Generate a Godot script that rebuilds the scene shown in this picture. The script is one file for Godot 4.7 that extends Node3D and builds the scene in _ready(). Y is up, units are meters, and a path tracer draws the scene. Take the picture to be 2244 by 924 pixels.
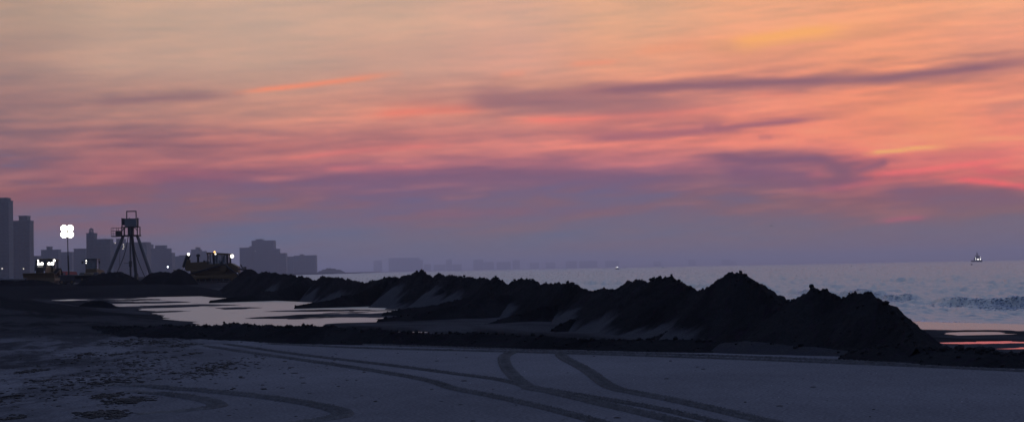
extends Node3D
# Dawn on a beach that is being refilled with dredged sand: machines and a tripod tower on the fill, a long berm, the sea and a hazy town.
# Metres, y up. The camera stands at the origin, 1.6 m above the sand, and looks along -z; "d" below is the distance ahead, -z.

const STREAKS := [
	[[-9.84, 6.5, -7.89, 6.71, -5.92, 6.94, -4.1, 7.16], 0.083, [236, 142, 112], 0.75],
	[[-5.28, 5.67, -2.79, 5.82, -0.46, 5.84], 0.199, [228, 130, 112], 0.6],
	[[-8.41, 4.09, -5.96, 4.36, -3.64, 4.5, -2.23, 4.54], 0.083, [226, 122, 116], 0.5],
	[[-7.11, 3.81, -4.98, 3.69, -2.66, 3.75], 0.116, [212, 116, 118], 0.45],
	[[-13.39, 3.44, -11.48, 3.59, -9.56, 3.44], 0.166, [160, 96, 112], 0.5],
	[[-18.01, 2.85, -15.73, 2.87, -13.4, 2.66], 0.232, [138, 94, 108], 0.4],
	[[7.7, 7.92, 9.34, 8.06, 10.63, 8.22, 12.72, 8.31], 0.265, [248, 172, 108], 0.75],
	[[2.07, 7.38, 3.06, 7.41, 4.14, 7.44], 0.1, [240, 150, 120], 0.45],
	[[4.4, 7.75, 6.06, 7.84, 7.54, 7.92], 0.232, [236, 156, 122], 0.5],
	[[-0.14, 5.43, 2.19, 5.38, 4.68, 5.49, 7.97, 5.62], 0.182, [238, 128, 114], 0.55],
	[[8.64, 6.09, 10.58, 6.1], 0.133, [235, 135, 115], 0.4],
	[[12.76, 3.86, 14.02, 3.95, 15.42, 4.02], 0.058, [248, 172, 110], 0.95],
	[[16.35, 4.21, 17.11, 4.22, 18.08, 4.2, 18.92, 4.19], 0.066, [248, 158, 118], 0.7],
	[[12.58, 3.06, 14.31, 3.16, 15.86, 3.33, 17.55, 3.46], 0.1, [242, 112, 112], 0.75],
	[[15.54, 2.87, 16.77, 2.73, 18.03, 2.51, 19.31, 2.29], 0.1, [248, 106, 106], 0.85],
	[[13.09, 1.44, 14.11, 1.53, 14.81, 1.56], 0.083, [168, 98, 112], 0.7],
	[[10.97, 2.62, 12.41, 2.8, 13.04, 2.82], 0.133, [196, 102, 114], 0.5],
	[[10.58, 3.14, 11.23, 3.2], 0.1, [190, 106, 116], 0.55],
	[[-0.44, 7.02, 0.73, 7.13], 0.133, [232, 150, 124], 0.4],
	[[-4.5, 2.31, -2.03, 2.02, 1.29, 2.09, 4.94, 2.13], 0.166, [128, 96, 116], 0.35],
	[[13.74, 5.21, 14.98, 5, 15.58, 4.33, 14.33, 3.9], 0.663, [238, 152, 112], 0.35],
	[[-15.24, 6.05, -12.89, 6.28, -9.84, 6.41], 0.149, [140, 108, 114], 0.6],
	[[-17.99, 5.97, -15.24, 5.94], 0.232, [150, 116, 116], 0.4],
	[[-0.95, 6.24, 3.04, 6.39, 6.35, 6.49, 9.62, 6.51, 13.62, 6.47, 15.96, 6.64, 18.16, 6.82, 19.45, 6.9], 0.232, [148, 104, 113], 0.75],
	[[-2.28, 6.23, 0.54, 6.05, 3.86, 5.84, 7.65, 5.89], 0.381, [148, 106, 114], 0.6],
	[[2.34, 4.67, 5.49, 4.77, 7.79, 4.87], 0.149, [160, 102, 115], 0.75],
	[[6.97, 4.85, 9.26, 5.05, 11.04, 5.16], 0.091, [156, 100, 114], 0.8],
	[[6.94, 4.93, 7.34, 5.02, 7.79, 4.92], 0.149, [150, 98, 114], 0.5],
	[[6.95, 3.96, 8.58, 3.78, 10.84, 3.73, 11.95, 3.56], 0.149, [124, 88, 112], 0.7],
	[[11, 3.53, 11.95, 3.31, 11.94, 2.98, 10.97, 2.68], 0.265, [116, 88, 112], 0.55],
	[[12.1, 3.17, 13.06, 3.43, 13.62, 3.61], 0.149, [138, 92, 112], 0.6],
	[[7.27, 3.47, 9.54, 3.17, 11.46, 2.87], 0.431, [128, 92, 116], 0.6],
	[[-9.24, 3.15, -5.31, 3.3, -0.34, 3.38, 4.63, 3.18, 7.91, 3.03], 0.398, [108, 88, 118], 0.5],
	[[8.92, 4.58, 9.57, 4.52], 0.116, [196, 118, 116], 0.5],
	[[14.32, 3.55, 15.87, 3.65, 18.07, 3.72], 0.149, [196, 108, 112], 0.45],
	[[16.68, 5.15, 18.12, 5.39, 19.4, 5.5], 0.232, [196, 130, 118], 0.45],
	[[12.72, 2.5, 15.84, 2.33, 18.85, 2], 0.365, [122, 92, 112], 0.6],
	[[-13.39, 3.15, -10.53, 3.26, -7.94, 3.1], 0.299, [108, 86, 114], 0.45],
	[[-1.11, 6.84, 1.05, 6.7, 3.05, 6.68], 0.166, [196, 140, 122], 0.4],
	[[16.32, 3.16, 17.83, 3.01], 0.133, [210, 100, 110], 0.4],
]
const SKY_ELEVATION := [0, 1, 2, 3, 3.7, 4.5, 6, 7.5, 9.2]
const SKY_COLOR := [
	[[94, 84, 101], [94, 82, 99], [106, 86, 101], [130, 92, 101], [134, 98, 110], [148, 108, 113], [150, 116, 116], [170, 137, 127], [178, 149, 133]],
	[[92, 86, 101], [96, 86, 101], [108, 86, 103], [124, 90, 103], [152, 99, 109], [168, 112, 113], [178, 132, 122], [190, 155, 139], [196, 163, 143]],
	[[92, 90, 105], [94, 88, 105], [108, 90, 107], [115, 90, 108], [156, 101, 112], [178, 114, 114], [190, 138, 124], [196, 159, 141], [202, 167, 147]],
	[[96, 94, 107], [100, 92, 107], [112, 92, 111], [118, 92, 116], [166, 106, 118], [196, 122, 117], [204, 140, 124], [202, 157, 139], [206, 167, 145]],
	[[102, 96, 107], [106, 96, 109], [116, 95, 111], [118, 94, 116], [176, 110, 119], [204, 126, 120], [196, 136, 122], [212, 157, 139], [214, 167, 145]],
	[[106, 98, 109], [110, 97, 109], [122, 96, 109], [130, 97, 114], [168, 106, 119], [222, 130, 118], [208, 134, 120], [220, 156, 128], [222, 168, 136]],
	[[108, 98, 109], [112, 98, 109], [120, 94, 107], [140, 100, 112], [152, 102, 117], [232, 134, 116], [224, 140, 120], [228, 152, 122], [234, 166, 130]],
	[[110, 96, 107], [116, 97, 107], [140, 98, 105], [192, 106, 108], [208, 114, 113], [236, 140, 114], [236, 144, 114], [234, 154, 120], [238, 162, 124]],
	[[110, 96, 105], [114, 96, 105], [124, 96, 103], [210, 114, 108], [226, 126, 115], [234, 136, 116], [232, 144, 118], [228, 152, 126], [236, 166, 130]],
]
const BERM := [[-24.5, 140, 1.48], [-22.14, 132, 1.39], [-20.91, 128, 1.64], [-19.88, 125, 1.72], [-18.21, 120, 1.68], [-16.77, 116, 1.57], [-14.66, 109, 1.39], [-13.21, 105, 1.17], [-12.39, 102, 1.35], [-11.71, 100, 1.4], [-10.55, 96, 1.31], [-9.87, 94, 1.23], [-8.72, 90, 1.05], [-8.27, 88, 1.08], [-7.59, 86, 1.16], [-6.72, 83, 1.23], [-5.9, 80, 1.31], [-5.3, 78, 1.37], [-4.97, 76.5, 1.53], [-4.55, 75, 1.54], [-4, 73, 1.5], [-3.61, 71.5, 1.33], [-3.29, 70, 1.39], [-2.73, 67.5, 1.45], [-2.38, 66, 1.42], [-1.95, 64.3, 1.37], [-1.54, 62.6, 1.22], [-1.14, 61, 1.28], [-0.68, 59, 1.21], [-0.25, 57.2, 1.08], [0.16, 55, 1.21], [0.54, 53.2, 1.21], [0.88, 51, 1.12], [1.28, 49.3, 1.14], [1.71, 47.3, 1.13], [2.05, 45.7, 0.98], [2.32, 44.6, 1.05], [2.53, 43.7, 1.08], [2.74, 42.8, 0.99], [2.91, 42, 1.08], [3.24, 40.7, 1.21], [3.46, 39.8, 1.31], [3.61, 39, 1.36], [3.78, 38.4, 1.33], [3.96, 37.5, 1.26], [4.21, 36, 1.09], [4.4, 35.4, 1.18], [4.61, 34.6, 1.35], [4.7, 34.2, 1.42], [4.86, 33.8, 1.42], [4.98, 33.4, 1.29], [5.14, 32.9, 1.1], [5.3, 32.5, 0.97], [5.44, 32.1, 0.88], [5.59, 31.7, 0.94], [5.74, 31.2, 1.05], [5.89, 30.7, 1.17], [5.98, 30.4, 1.17], [6.2, 29.8, 1.01], [6.31, 29.4, 1.08], [6.37, 29.1, 1.12], [6.45, 28.6, 1.09], [6.47, 28, 0.99], [6.56, 27.2, 0.8], [6.55, 26.4, 0.59], [6.45, 25.6, 0.4], [6.37, 25, 0.21], ]
const RIDGE := [[-13.11, 49, 0.05], [-11.64, 46, 0.14], [-10.26, 43, 0.22], [-8.66, 41.3, 0.3], [-7.18, 39.7, 0.36], [-5.15, 37.5, 0.36], [-3.36, 35.8, 0.34], [-1.73, 34.2, 0.28], [-0.24, 33, 0.23], [1.59, 31.4, 0.21], [3.26, 30, 0.2], [4.41, 29, 0.12], [5.1, 28.2, 0.03], ]
const END_RIDGE := [[5.53, 26.7, 0.02], [5.88, 26.2, 0.16], [6.33, 25.6, 0.2], [6.97, 24.7, 0.22], [7.71, 23.8, 0.2], [8.63, 22.5, 0.2], [9.93, 20.5, 0.15], ]
const LEDGE := [[3.61, 30, 0.02], [3.94, 29.3, 0.17], [4.38, 28.8, 0.2], [5.13, 27.9, 0.16], [5.71, 27.2, 0.1], [6.12, 26.6, 0.03], ]
const SPURS := [[[1, 53.5, 1], [-0.3, 52.6, 0.72], [-1.8, 51, 0.44], [-3.2, 51, 0.22], [-4.5, 52.2, 0.05]], [[3, 42.5, 0.95], [2.2, 42.2, 0.5], [1.6, 42, 0.3], [1, 41.5, 0.04]], [[4.7, 33.6, 0.95], [4, 33.6, 0.5], [3.4, 34, 0.2], [2.9, 34.3, 0.03]], [[-0.6, 58.5, 0.95], [-2.2, 59, 0.5], [-3.6, 59.5, 0.25], [-5, 60.5, 0.04]], [[-6.5, 81, 1.1], [-8, 79, 0.5], [-9.4, 77.5, 0.2], [-10.6, 76.5, 0.04]], [[2, 46.8, 0.9], [1, 46.4, 0.5], [0.1, 46, 0.25], [-0.9, 45.4, 0.03]], [[-13.5, 104, 1.2], [-15.5, 101, 0.5], [-17.2, 98.5, 0.2], [-18.6, 96.5, 0.04]]]
const PIPES := [
	["pale dredge pipe lying along the top of the fill's front bank", 0.08, [[-36.74, 0.52, -138.00], [-34.39, 0.62, -139.00], [-31.80, 0.62, -140.00]]],
	["grey dredge pipe lying on the heap at the left edge", 0.1, [[-57.14, 1.52, -171.00], [-52.88, 1.51, -171.00]]],
]
const TRACKS := [
	[[0.09, 31.72, -0.17, 29.46, -0.19, 27.71, -0.12, 25.41, 0.05, 22.67, 0.22, 21.07, 0.5, 20.24, 1.05, 18.24, 1.53, 16.59, 1.83, 15.5, 2.27, 13.84], 0.22],
	[[0.92, 31.05, 0.87, 28.49, 1.12, 24.59, 1.27, 21.13, 1.55, 19.84, 1.89, 18.67, 2.3, 17, 2.53, 16, 2.83, 14.68], 0.22],
	[[-7.12, 35.87, -5.23, 31.9, -3.49, 28.22, -2, 24.84, -1.25, 22.92, -0.79, 21.17, -0.28, 19.84, 0.26, 18.23, 0.76, 16.54, 1.16, 14.98], 0.17],
	[[-6.9, 36.88, -4.46, 31.62, -2.17, 27.01, -0.9, 24.31, -0.26, 22.94, 0.25, 21.23, 0.75, 19.88, 1.5, 17.9, 2, 16.15, 2.37, 14.97], 0.14],
	[[-6.11, 23.55, -5.1, 22.66, -3.87, 21.29, -2.94, 19.97, -2.42, 19.06, -2.07, 18.25, -1.94, 17.77, -1.98, 17.34, -2.16, 17.02, -2.47, 16.78, -2.84, 16.65], 0.26],
	[[-5.43, 22.15, -4.57, 21.15, -4.04, 20.29, -3.7, 19.53, -3.65, 19.07, -3.84, 18.74, -4.11, 18.5, -4.39, 18.33], 0.26],
	[[-5.99, 36.51, -3.15, 33.32, -0.05, 30.72, 2.97, 27.63, 5.51, 24.73, 7.27, 22.57, 8.29, 20.97], 0.2],
	[[-4.43, 35.88, -1.21, 32.77, 1.49, 29.99, 3.77, 27.65, 5.64, 25.3, 6.67, 23.8], 0.16],
]
const WRACK := [[-13.19, 44.02, 0.87, 2.1, 40], [-11.07, 42.48, 0.35, 0.98, 60], [-9.65, 38.95, 0.32, 1.64, 180], [-8.78, 37.64, 0.6, 1.53, 260], [-7.63, 36.28, 0.45, 0.95, 150], [-8.9, 32.85, 0.47, 0.78, 130], [-8.27, 32.63, 0.21, 0.58, 70], [-7.68, 33.31, 0.52, 0.6, 90], [-6.62, 32.39, 0.14, 0.57, 30], [-8.37, 27.39, 0.24, 0.54, 160], [-7.43, 24.88, 0.2, 0.33, 60], [-5.48, 21.36, 0.2, 0.49, 150], [-5.01, 20.44, 0.24, 0.6, 330], [-4.97, 18.62, 0.17, 0.31, 120], [-4.58, 18.14, 0.11, 0.24, 80], [-4.81, 18.42, 0.25, 0.37, 150], [-6.87, 21.54, 0.17, 0.33, 60], [-5.74, 18.15, 0.11, 0.3, 60], [-8.51, 30.43, 0.58, 2.35, 60], [-5.18, 26.44, 0.48, 2.28, 160], [-6.66, 25.95, 0.96, 3.2, 260], [-5.24, 27.97, 0.51, 2.84, 110], [-7.17, 29.99, 1.02, 2.28, 150], [-6.69, 22.98, 0.78, 3.9, 200], [-4.02, 26.34, 1.26, 5.18, 60], [-6.02, 23.71, 0.44, 0.51, 80], ]
const CITY := [
	[1300, "tallest dark tower at the left edge of the picture", 20, 1, [[-439.6, -416.3, 65.7], [-439.6, -417.8, 67.9], ]],
	[1380, "dark block with a roof box right beside the tallest tower", 18, 1, [[-441.6, -423.6, 51.6], [-433.2, -426, 55.9], ]],
	[1600, "low dark block between the roof box tower and the lit bulldozer", 6, 0, [[-490.5, -481.7, 23.6], ]],
	[1900, "hazy block with a small roof turret behind the oncoming bulldozer", 10, 0, [[-569.7, -548.8, 35], [-563.1, -558.7, 38.9], ]],
	[2050, "low flat hazy block standing behind the floodlight mast", 9, 0, [[-593.4, -574.4, 34.3], ]],
	[1800, "hazy block just left of the building with a cupola", 11, 0, [[-502.2, -488.7, 33.7], ]],
	[1500, "dark building with a roofed cupola on its corner tower", 14, 1, [[-399.7, -383.7, 37], [-406.6, -398.8, 42.9], ]],
	[1900, "wide blue block behind the tripod tower, with lit windows", 13, 1, [[-487.1, -442, 42], [-478.8, -472.2, 46.6], ]],
	[2150, "stepped blue block right of the tripod tower", 14, 0, [[-502.8, -465.4, 32.2], [-502, -494.6, 44.3], [-495.3, -489, 38.6], [-489, -475.3, 42.5], [-475.3, -469.1, 38.2], ]],
	[2400, "low hazy block between the stepped block and the side-on bulldozer", 8, 0, [[-521, -494.6, 30.3], [-509.2, -496, 31.6], ]],
	[2600, "blue block with rounded turrets behind the side-on bulldozer", 12, 0, [[-540.3, -502.6, 35.9], [-531.9, -516.9, 43.5], [-524.4, -519.1, 46.9], [-517.6, -507.9, 40.3], ]],
	[3000, "large stepped blue hotel with a tall flat-topped centre", 22, 1, [[-520.8, -496.4, 51.6], [-502.5, -496.4, 54], [-498, -455.4, 64.5], [-490.1, -477.1, 67.2], [-455.6, -446.9, 48.4], [-447.1, -433.2, 39.9], ]],
	[3400, "long low blue block joined on the right of the large hotel", 12, 0, [[-491, -474.3, 37.4], [-473.3, -448.7, 38.8], [-460.4, -453.5, 41.6], [-448.7, -426, 39.1], ]],
	[11375, "small far block left of the widest far block", 8, 0, [[-1007.7, -948.4, 81], ]],
	[11000, "widest flat block on the far coast", 10, 0, [[-869.1, -652.6, 94], [-652.8, -630.5, 75.8], ]],
	[11750, "lowest far block just right of the widest far block", 4, 0, [[-667.2, -612.8, 49.4], ]],
	[11750, "low far block left of the narrow far tower", 4, 0, [[-592.5, -504.1, 44.2], ]],
	[11875, "narrow far tower standing alone between low blocks", 9, 0, [[-505.3, -460.6, 84.6], ]],
	[11875, "low far block right of the narrow far tower", 4, 0, [[-457.8, -389.1, 45.6], ]],
	[11750, "dark far block left end of the central far group", 9, 0, [[-296, -221.2, 76.1], ]],
	[12000, "far block joined right of the dark far block", 7, 0, [[-226.2, -146.3, 58.9], ]],
	[12250, "long far block in the middle of the central far group", 7, 0, [[-128.1, -18.2, 57.8], ]],
	[12375, "taller far block ending the central far group", 9, 0, [[-3.8, 53.5, 70.9], ]],
	[13000, "faint far block first right of the central group", 6, 0, [[138.6, 213.8, 48.9], ]],
	[13250, "faint far block second right of the central group", 6, 0, [[275.5, 356, 51.1], ]],
	[13000, "faint far block left of the widest faint block", 7, 0, [[436, 526.3, 56.3], ]],
	[13000, "widest faint far block behind the white lit boat", 7, 0, [[548.9, 695.7, 55.5], ]],
	[13375, "faint far block directly above the white lit boat", 8, 0, [[785.4, 897.7, 55.2], ]],
	[14000, "very faint far block above the tiny dark boat", 8, 0, [[1251.4, 1320.3, 43.9], ]],
	[14500, "very faint narrow far block, second last along the coast", 10, 0, [[1619.6, 1682.5, 56.1], ]],
	[14750, "very faint stepped far block, last along the coast", 9, 0, [[1959.1, 2031.7, 51.1], [2022.8, 2091.1, 37.1], ]],
]

const EYE := 1.6
const SEA := -0.8
const HAZE := 0.00017
# shoreline: distance ahead, x of the water's edge
const SHORE := [[-50, 95], [0, 58], [36, 31], [50, 22.5], [57, 18.2], [68, 13], [85, 5], [120, -9], [190, -30], [600, -100], [2200, -300], [3600, -330], [10200, -760], [10800, 250], [13200, 1400], [18000, 4200]]
# left edge of the shallow pool: distance ahead, x
const POOL_EDGE := [[0, -6], [45, -9.3], [50, -11.3], [66, -15.8], [84, -21.5], [108, -32.0], [131, -41.5], [160, -50]]
# breaking wave: distance ahead, x of its crest
const BREAKER := [[40, 37], [60, 31], [77, 25.2], [82, 23.6], [97, 22.8], [129, 21.8], [200, 15], [320, -10], [600, -60]]

var used := {}
var n_big := FastNoiseLite.new()
var n_mid := FastNoiseLite.new()
var n_fine := FastNoiseLite.new()
var n_clod := FastNoiseLite.new()
var n_sky := FastNoiseLite.new()
var mat := {}
var rng := RandomNumberGenerator.new()


# ------------------------------------------------------------ small helpers
func along(t: Array, d: float) -> float:
	if d <= t[0][0]:
		return t[0][1]
	for i in range(1, t.size()):
		if d <= t[i][0]:
			var a: Array = t[i - 1]
			var b: Array = t[i]
			return lerpf(a[1], b[1], (d - a[0]) / (b[0] - a[0]))
	return t[-1][1]


func numbered(called: String) -> String:
	var k: int = used.get(called, 0)
	used[called] = k + 1
	return called if k == 0 else "%s_%03d" % [called, k]


func tag(o: Node, label: String, category: String, group := "", kind := "") -> void:
	o.set_meta("label", label)
	o.set_meta("category", category)
	if group:
		o.set_meta("group", group)
	if kind:
		o.set_meta("kind", kind)


func thing(called: String, label: String, category: String, where: Vector3, turn := 0.0, group := "") -> Node3D:
	var o := Node3D.new()
	o.name = numbered(called)
	add_child(o)
	o.position = where
	o.rotation.y = turn
	tag(o, label, category, group)
	return o


func put(called: String, m: Mesh, material: Material, parent: Node = null) -> MeshInstance3D:
	var o := MeshInstance3D.new()
	o.mesh = m
	o.material_override = material
	if parent == null:
		o.name = numbered(called)
		add_child(o)
	else:
		o.name = called
		parent.add_child(o, true)
	return o


func struct(called: String, m: Mesh, material: Material, label := "") -> MeshInstance3D:
	var o := put(called, m, material)
	o.set_meta("kind", "structure")
	if label:
		o.set_meta("label", label)
	return o


func new_st() -> SurfaceTool:
	var st := SurfaceTool.new()
	st.begin(Mesh.PRIMITIVE_TRIANGLES)
	st.set_smooth_group(-1)
	return st


func done(st: SurfaceTool) -> ArrayMesh:
	st.generate_normals()
	return st.commit()


func quad(st: SurfaceTool, a: Vector3, b: Vector3, c: Vector3, d: Vector3) -> void:
	for p in [a, b, c, a, c, d]:
		st.add_vertex(p)


# a box with chamfered vertical and top edges
func box(st: SurfaceTool, c: Vector3, s: Vector3, turn := Basis.IDENTITY, ch := 0.0) -> void:
	var h := s / 2
	var k := minf(ch, minf(h.x, minf(h.y, h.z)) * 0.45)
	if k <= 0.0:
		var v := []
		for y in [-1, 1]:
			for q in [[-1, -1], [1, -1], [1, 1], [-1, 1]]:
				v.append(c + turn * Vector3(q[0] * h.x, y * h.y, q[1] * h.z))
		for f in [[0, 1, 2, 3], [7, 6, 5, 4], [4, 5, 1, 0], [5, 6, 2, 1], [6, 7, 3, 2], [7, 4, 0, 3]]:
			quad(st, v[f[0]], v[f[1]], v[f[2]], v[f[3]])
		return
	var rings := []
	for lv in [[-h.y, k], [-h.y + k, 0.0], [h.y - k, 0.0], [h.y, k]]:
		var r := []
		var x: float = h.x - lv[1]
		var z: float = h.z - lv[1]
		for q in [[-x + k, -z], [x - k, -z], [x, -z + k], [x, z - k], [x - k, z], [-x + k, z], [-x, z - k], [-x, -z + k]]:
			r.append(c + turn * Vector3(q[0], lv[0], q[1]))
		rings.append(r)
	for j in 3:
		for i in 8:
			var e := (i + 1) % 8
			quad(st, rings[j + 1][i], rings[j + 1][e], rings[j][e], rings[j][i])
	for i in range(1, 7):
		for p in [rings[3][0], rings[3][i + 1], rings[3][i], rings[0][0], rings[0][i], rings[0][i + 1]]:
			st.add_vertex(p)


func tube(st: SurfaceTool, a: Vector3, b: Vector3, r1: float, r2: float, n := 8) -> void:
	var w := (b - a).normalized()
	var u := w.cross(Vector3.UP if absf(w.y) < 0.9 else Vector3.RIGHT).normalized()
	var v := w.cross(u)
	for i in n:
		var p := TAU * i / n
		var q := TAU * (i + 1) / n
		var e := u * cos(p) + v * sin(p)
		var f := u * cos(q) + v * sin(q)
		quad(st, a + e * r1, a + f * r1, b + f * r2, b + e * r2)
		for t in [a, a + f * r1, a + e * r1, b, b + e * r2, b + f * r2]:
			st.add_vertex(t)


# an outline in x, y drawn out along z
func prism(st: SurfaceTool, outline: PackedVector2Array, z0: float, z1: float) -> void:
	var tri := Geometry2D.triangulate_polygon(outline)
	for i in range(0, tri.size(), 3):
		for k in [0, 1, 2]:
			var p := outline[tri[i + k]]
			st.add_vertex(Vector3(p.x, p.y, z1))
		for k in [0, 2, 1]:
			var p := outline[tri[i + k]]
			st.add_vertex(Vector3(p.x, p.y, z0))
	for i in outline.size():
		var p := outline[i]
		var q := outline[(i + 1) % outline.size()]
		quad(st, Vector3(p.x, p.y, z0), Vector3(q.x, q.y, z0), Vector3(q.x, q.y, z1), Vector3(p.x, p.y, z1))


func box_part(called: String, c: Vector3, s: Vector3, m: Material, parent: Node, ch := 0.03, turn := Basis.IDENTITY) -> MeshInstance3D:
	var st := new_st()
	box(st, c, s, turn, ch)
	return put(called, done(st), m, parent)


func tube_part(called: String, a: Vector3, b: Vector3, r1: float, r2: float, m: Material, parent: Node, n := 10) -> MeshInstance3D:
	var st := new_st()
	tube(st, a, b, r1, r2, n)
	return put(called, done(st), m, parent)


# a sheet of rows x columns of points; cells whose four corners are all cut are left out
func sheet(p: PackedVector3Array, c: PackedColorArray, rows: int, cols: int, closed := false, cut := PackedByteArray()) -> ArrayMesh:
	var nn := PackedVector3Array()
	nn.resize(p.size())
	var ups := 0
	for i in rows:
		for j in cols:
			var j0 := j - 1 if j > 0 else (cols - 2 if closed else 0)
			var j1 := j + 1 if j < cols - 1 else (1 if closed else cols - 1)
			var a := p[mini(i + 1, rows - 1) * cols + j] - p[maxi(i - 1, 0) * cols + j]
			var b := p[i * cols + j1] - p[i * cols + j0]
			var w := b.cross(a)
			ups += 1 if w.y > 0 else -1
			nn[i * cols + j] = (w if w.y > 0 else -w).normalized() if w.length_squared() > 1e-20 else Vector3.UP
	var ix := PackedInt32Array()
	for i in rows - 1:
		for j in cols - 1:
			var k := i * cols + j
			if cut.size() and cut[k] + cut[k + 1] + cut[k + cols] + cut[k + cols + 1] == 4:
				continue
			ix.append_array(PackedInt32Array([k, k + cols, k + 1, k + 1, k + cols, k + cols + 1]) if ups > 0 else PackedInt32Array([k, k + 1, k + cols, k + 1, k + cols + 1, k + cols]))
	var a := []
	a.resize(Mesh.ARRAY_MAX)
	a[Mesh.ARRAY_VERTEX] = p
	a[Mesh.ARRAY_NORMAL] = nn
	if c.size():
		a[Mesh.ARRAY_COLOR] = c
	a[Mesh.ARRAY_INDEX] = ix
	var m := ArrayMesh.new()
	m.add_surface_from_arrays(Mesh.PRIMITIVE_TRIANGLES, a)
	return m


func lump(seed_: int, flat := 0.75, rough := 0.35) -> ArrayMesh:
	var s := SphereMesh.new()
	s.radius = 0.5
	s.height = 1.0
	s.radial_segments = 9
	s.rings = 5
	var a := s.get_mesh_arrays()
	var v: PackedVector3Array = a[Mesh.ARRAY_VERTEX]
	var nz := FastNoiseLite.new()
	nz.seed = seed_
	nz.frequency = 1.3
	for i in v.size():
		var q := v[i]
		v[i] = q * (1.0 + rough * 2.0 * nz.get_noise_3dv(q * 1.6)) * Vector3(1, flat, 1)
	a[Mesh.ARRAY_VERTEX] = v
	var m := ArrayMesh.new()
	m.add_surface_from_arrays(Mesh.PRIMITIVE_TRIANGLES, a)
	var st := SurfaceTool.new()
	st.create_from(m, 0)
	st.generate_normals()
	return st.commit()


func many(called: String, m: Mesh, material: Material, places: Array, label: String, category: String) -> MultiMeshInstance3D:
	var mm := MultiMesh.new()
	mm.transform_format = MultiMesh.TRANSFORM_3D
	mm.mesh = m
	mm.instance_count = places.size()
	for i in places.size():
		mm.set_instance_transform(i, places[i])
	var o := MultiMeshInstance3D.new()
	o.multimesh = mm
	o.material_override = material
	o.name = numbered(called)
	add_child(o)
	tag(o, label, category, "", "stuff")
	return o


func srgb(r: float, g: float, b: float) -> Color:
	return Color(r, g, b).linear_to_srgb()


func noise_tex(freq: float, octaves: int, lo: float, hi: float, normal := false, strength := 4.0, size := 512, kind := FastNoiseLite.TYPE_SIMPLEX_SMOOTH, sd := 1) -> NoiseTexture2D:
	var t := NoiseTexture2D.new()
	t.width = size
	t.height = size
	t.seamless = true
	var nz := FastNoiseLite.new()
	nz.noise_type = kind
	nz.frequency = freq
	nz.fractal_octaves = octaves
	nz.seed = sd
	t.noise = nz
	if normal:
		t.as_normal_map = true
		t.bump_strength = strength
	else:
		var g := Gradient.new()
		g.set_color(0, Color(lo, lo, lo))
		g.set_color(1, Color(hi, hi, hi))
		t.color_ramp = g
	return t


func plain(c: Color, rough: float, metal := 0.0, grain := true) -> StandardMaterial3D:
	var m := StandardMaterial3D.new()
	m.albedo_color = c
	m.roughness = rough
	m.metallic = metal
	if grain:
		m.albedo_texture = mat.grain
		m.uv1_triplanar = true
		m.uv1_scale = Vector3.ONE * 0.6
	return m


func glow(c: Color, energy: float) -> StandardMaterial3D:
	var m := StandardMaterial3D.new()
	m.albedo_color = Color(0.8, 0.8, 0.8)
	m.roughness = 0.3
	m.emission_enabled = true
	m.emission = c
	m.emission_energy_multiplier = energy
	return m


func earth(lo: float, rough: float, bump_cm: float, tile: float, spec := 0.4) -> StandardMaterial3D:
	var m := StandardMaterial3D.new()
	m.vertex_color_use_as_albedo = true
	m.albedo_texture = mat.mottle
	m.albedo_color = Color(lo, lo, lo)
	m.roughness = rough
	m.metallic_specular = spec
	m.uv1_triplanar = true
	m.uv1_world_triplanar = true
	m.uv1_scale = Vector3.ONE * tile
	if bump_cm > 0:
		m.heightmap_enabled = true
		m.heightmap_texture = mat.bumps
		m.heightmap_scale = bump_cm
	return m


# ------------------------------------------------------------ the sky
func sky_table(az: float, el: float) -> Vector3:
	var fa := clampf((az + 18.0) / 4.5, 0.0, 7.999)
	var i := int(fa)
	var ta := smoothstep(0.0, 1.0, fa - i)
	var e := clampf(el, 0.0, 9.2)
	var j := 0
	while j < 7 and e > SKY_ELEVATION[j + 1]:
		j += 1
	var te: float = clampf((e - SKY_ELEVATION[j]) / (SKY_ELEVATION[j + 1] - SKY_ELEVATION[j]), 0.0, 1.0)
	te = lerpf(te, smoothstep(0.0, 1.0, te), 0.6)
	var a: Array = SKY_COLOR[i][j]
	var b: Array = SKY_COLOR[i + 1][j]
	var c: Array = SKY_COLOR[i][j + 1]
	var d: Array = SKY_COLOR[i + 1][j + 1]
	var low := Vector3(a[0], a[1], a[2]).lerp(Vector3(b[0], b[1], b[2]), ta)
	var top := Vector3(c[0], c[1], c[2]).lerp(Vector3(d[0], d[1], d[2]), ta)
	return low.lerp(top, te)


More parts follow.
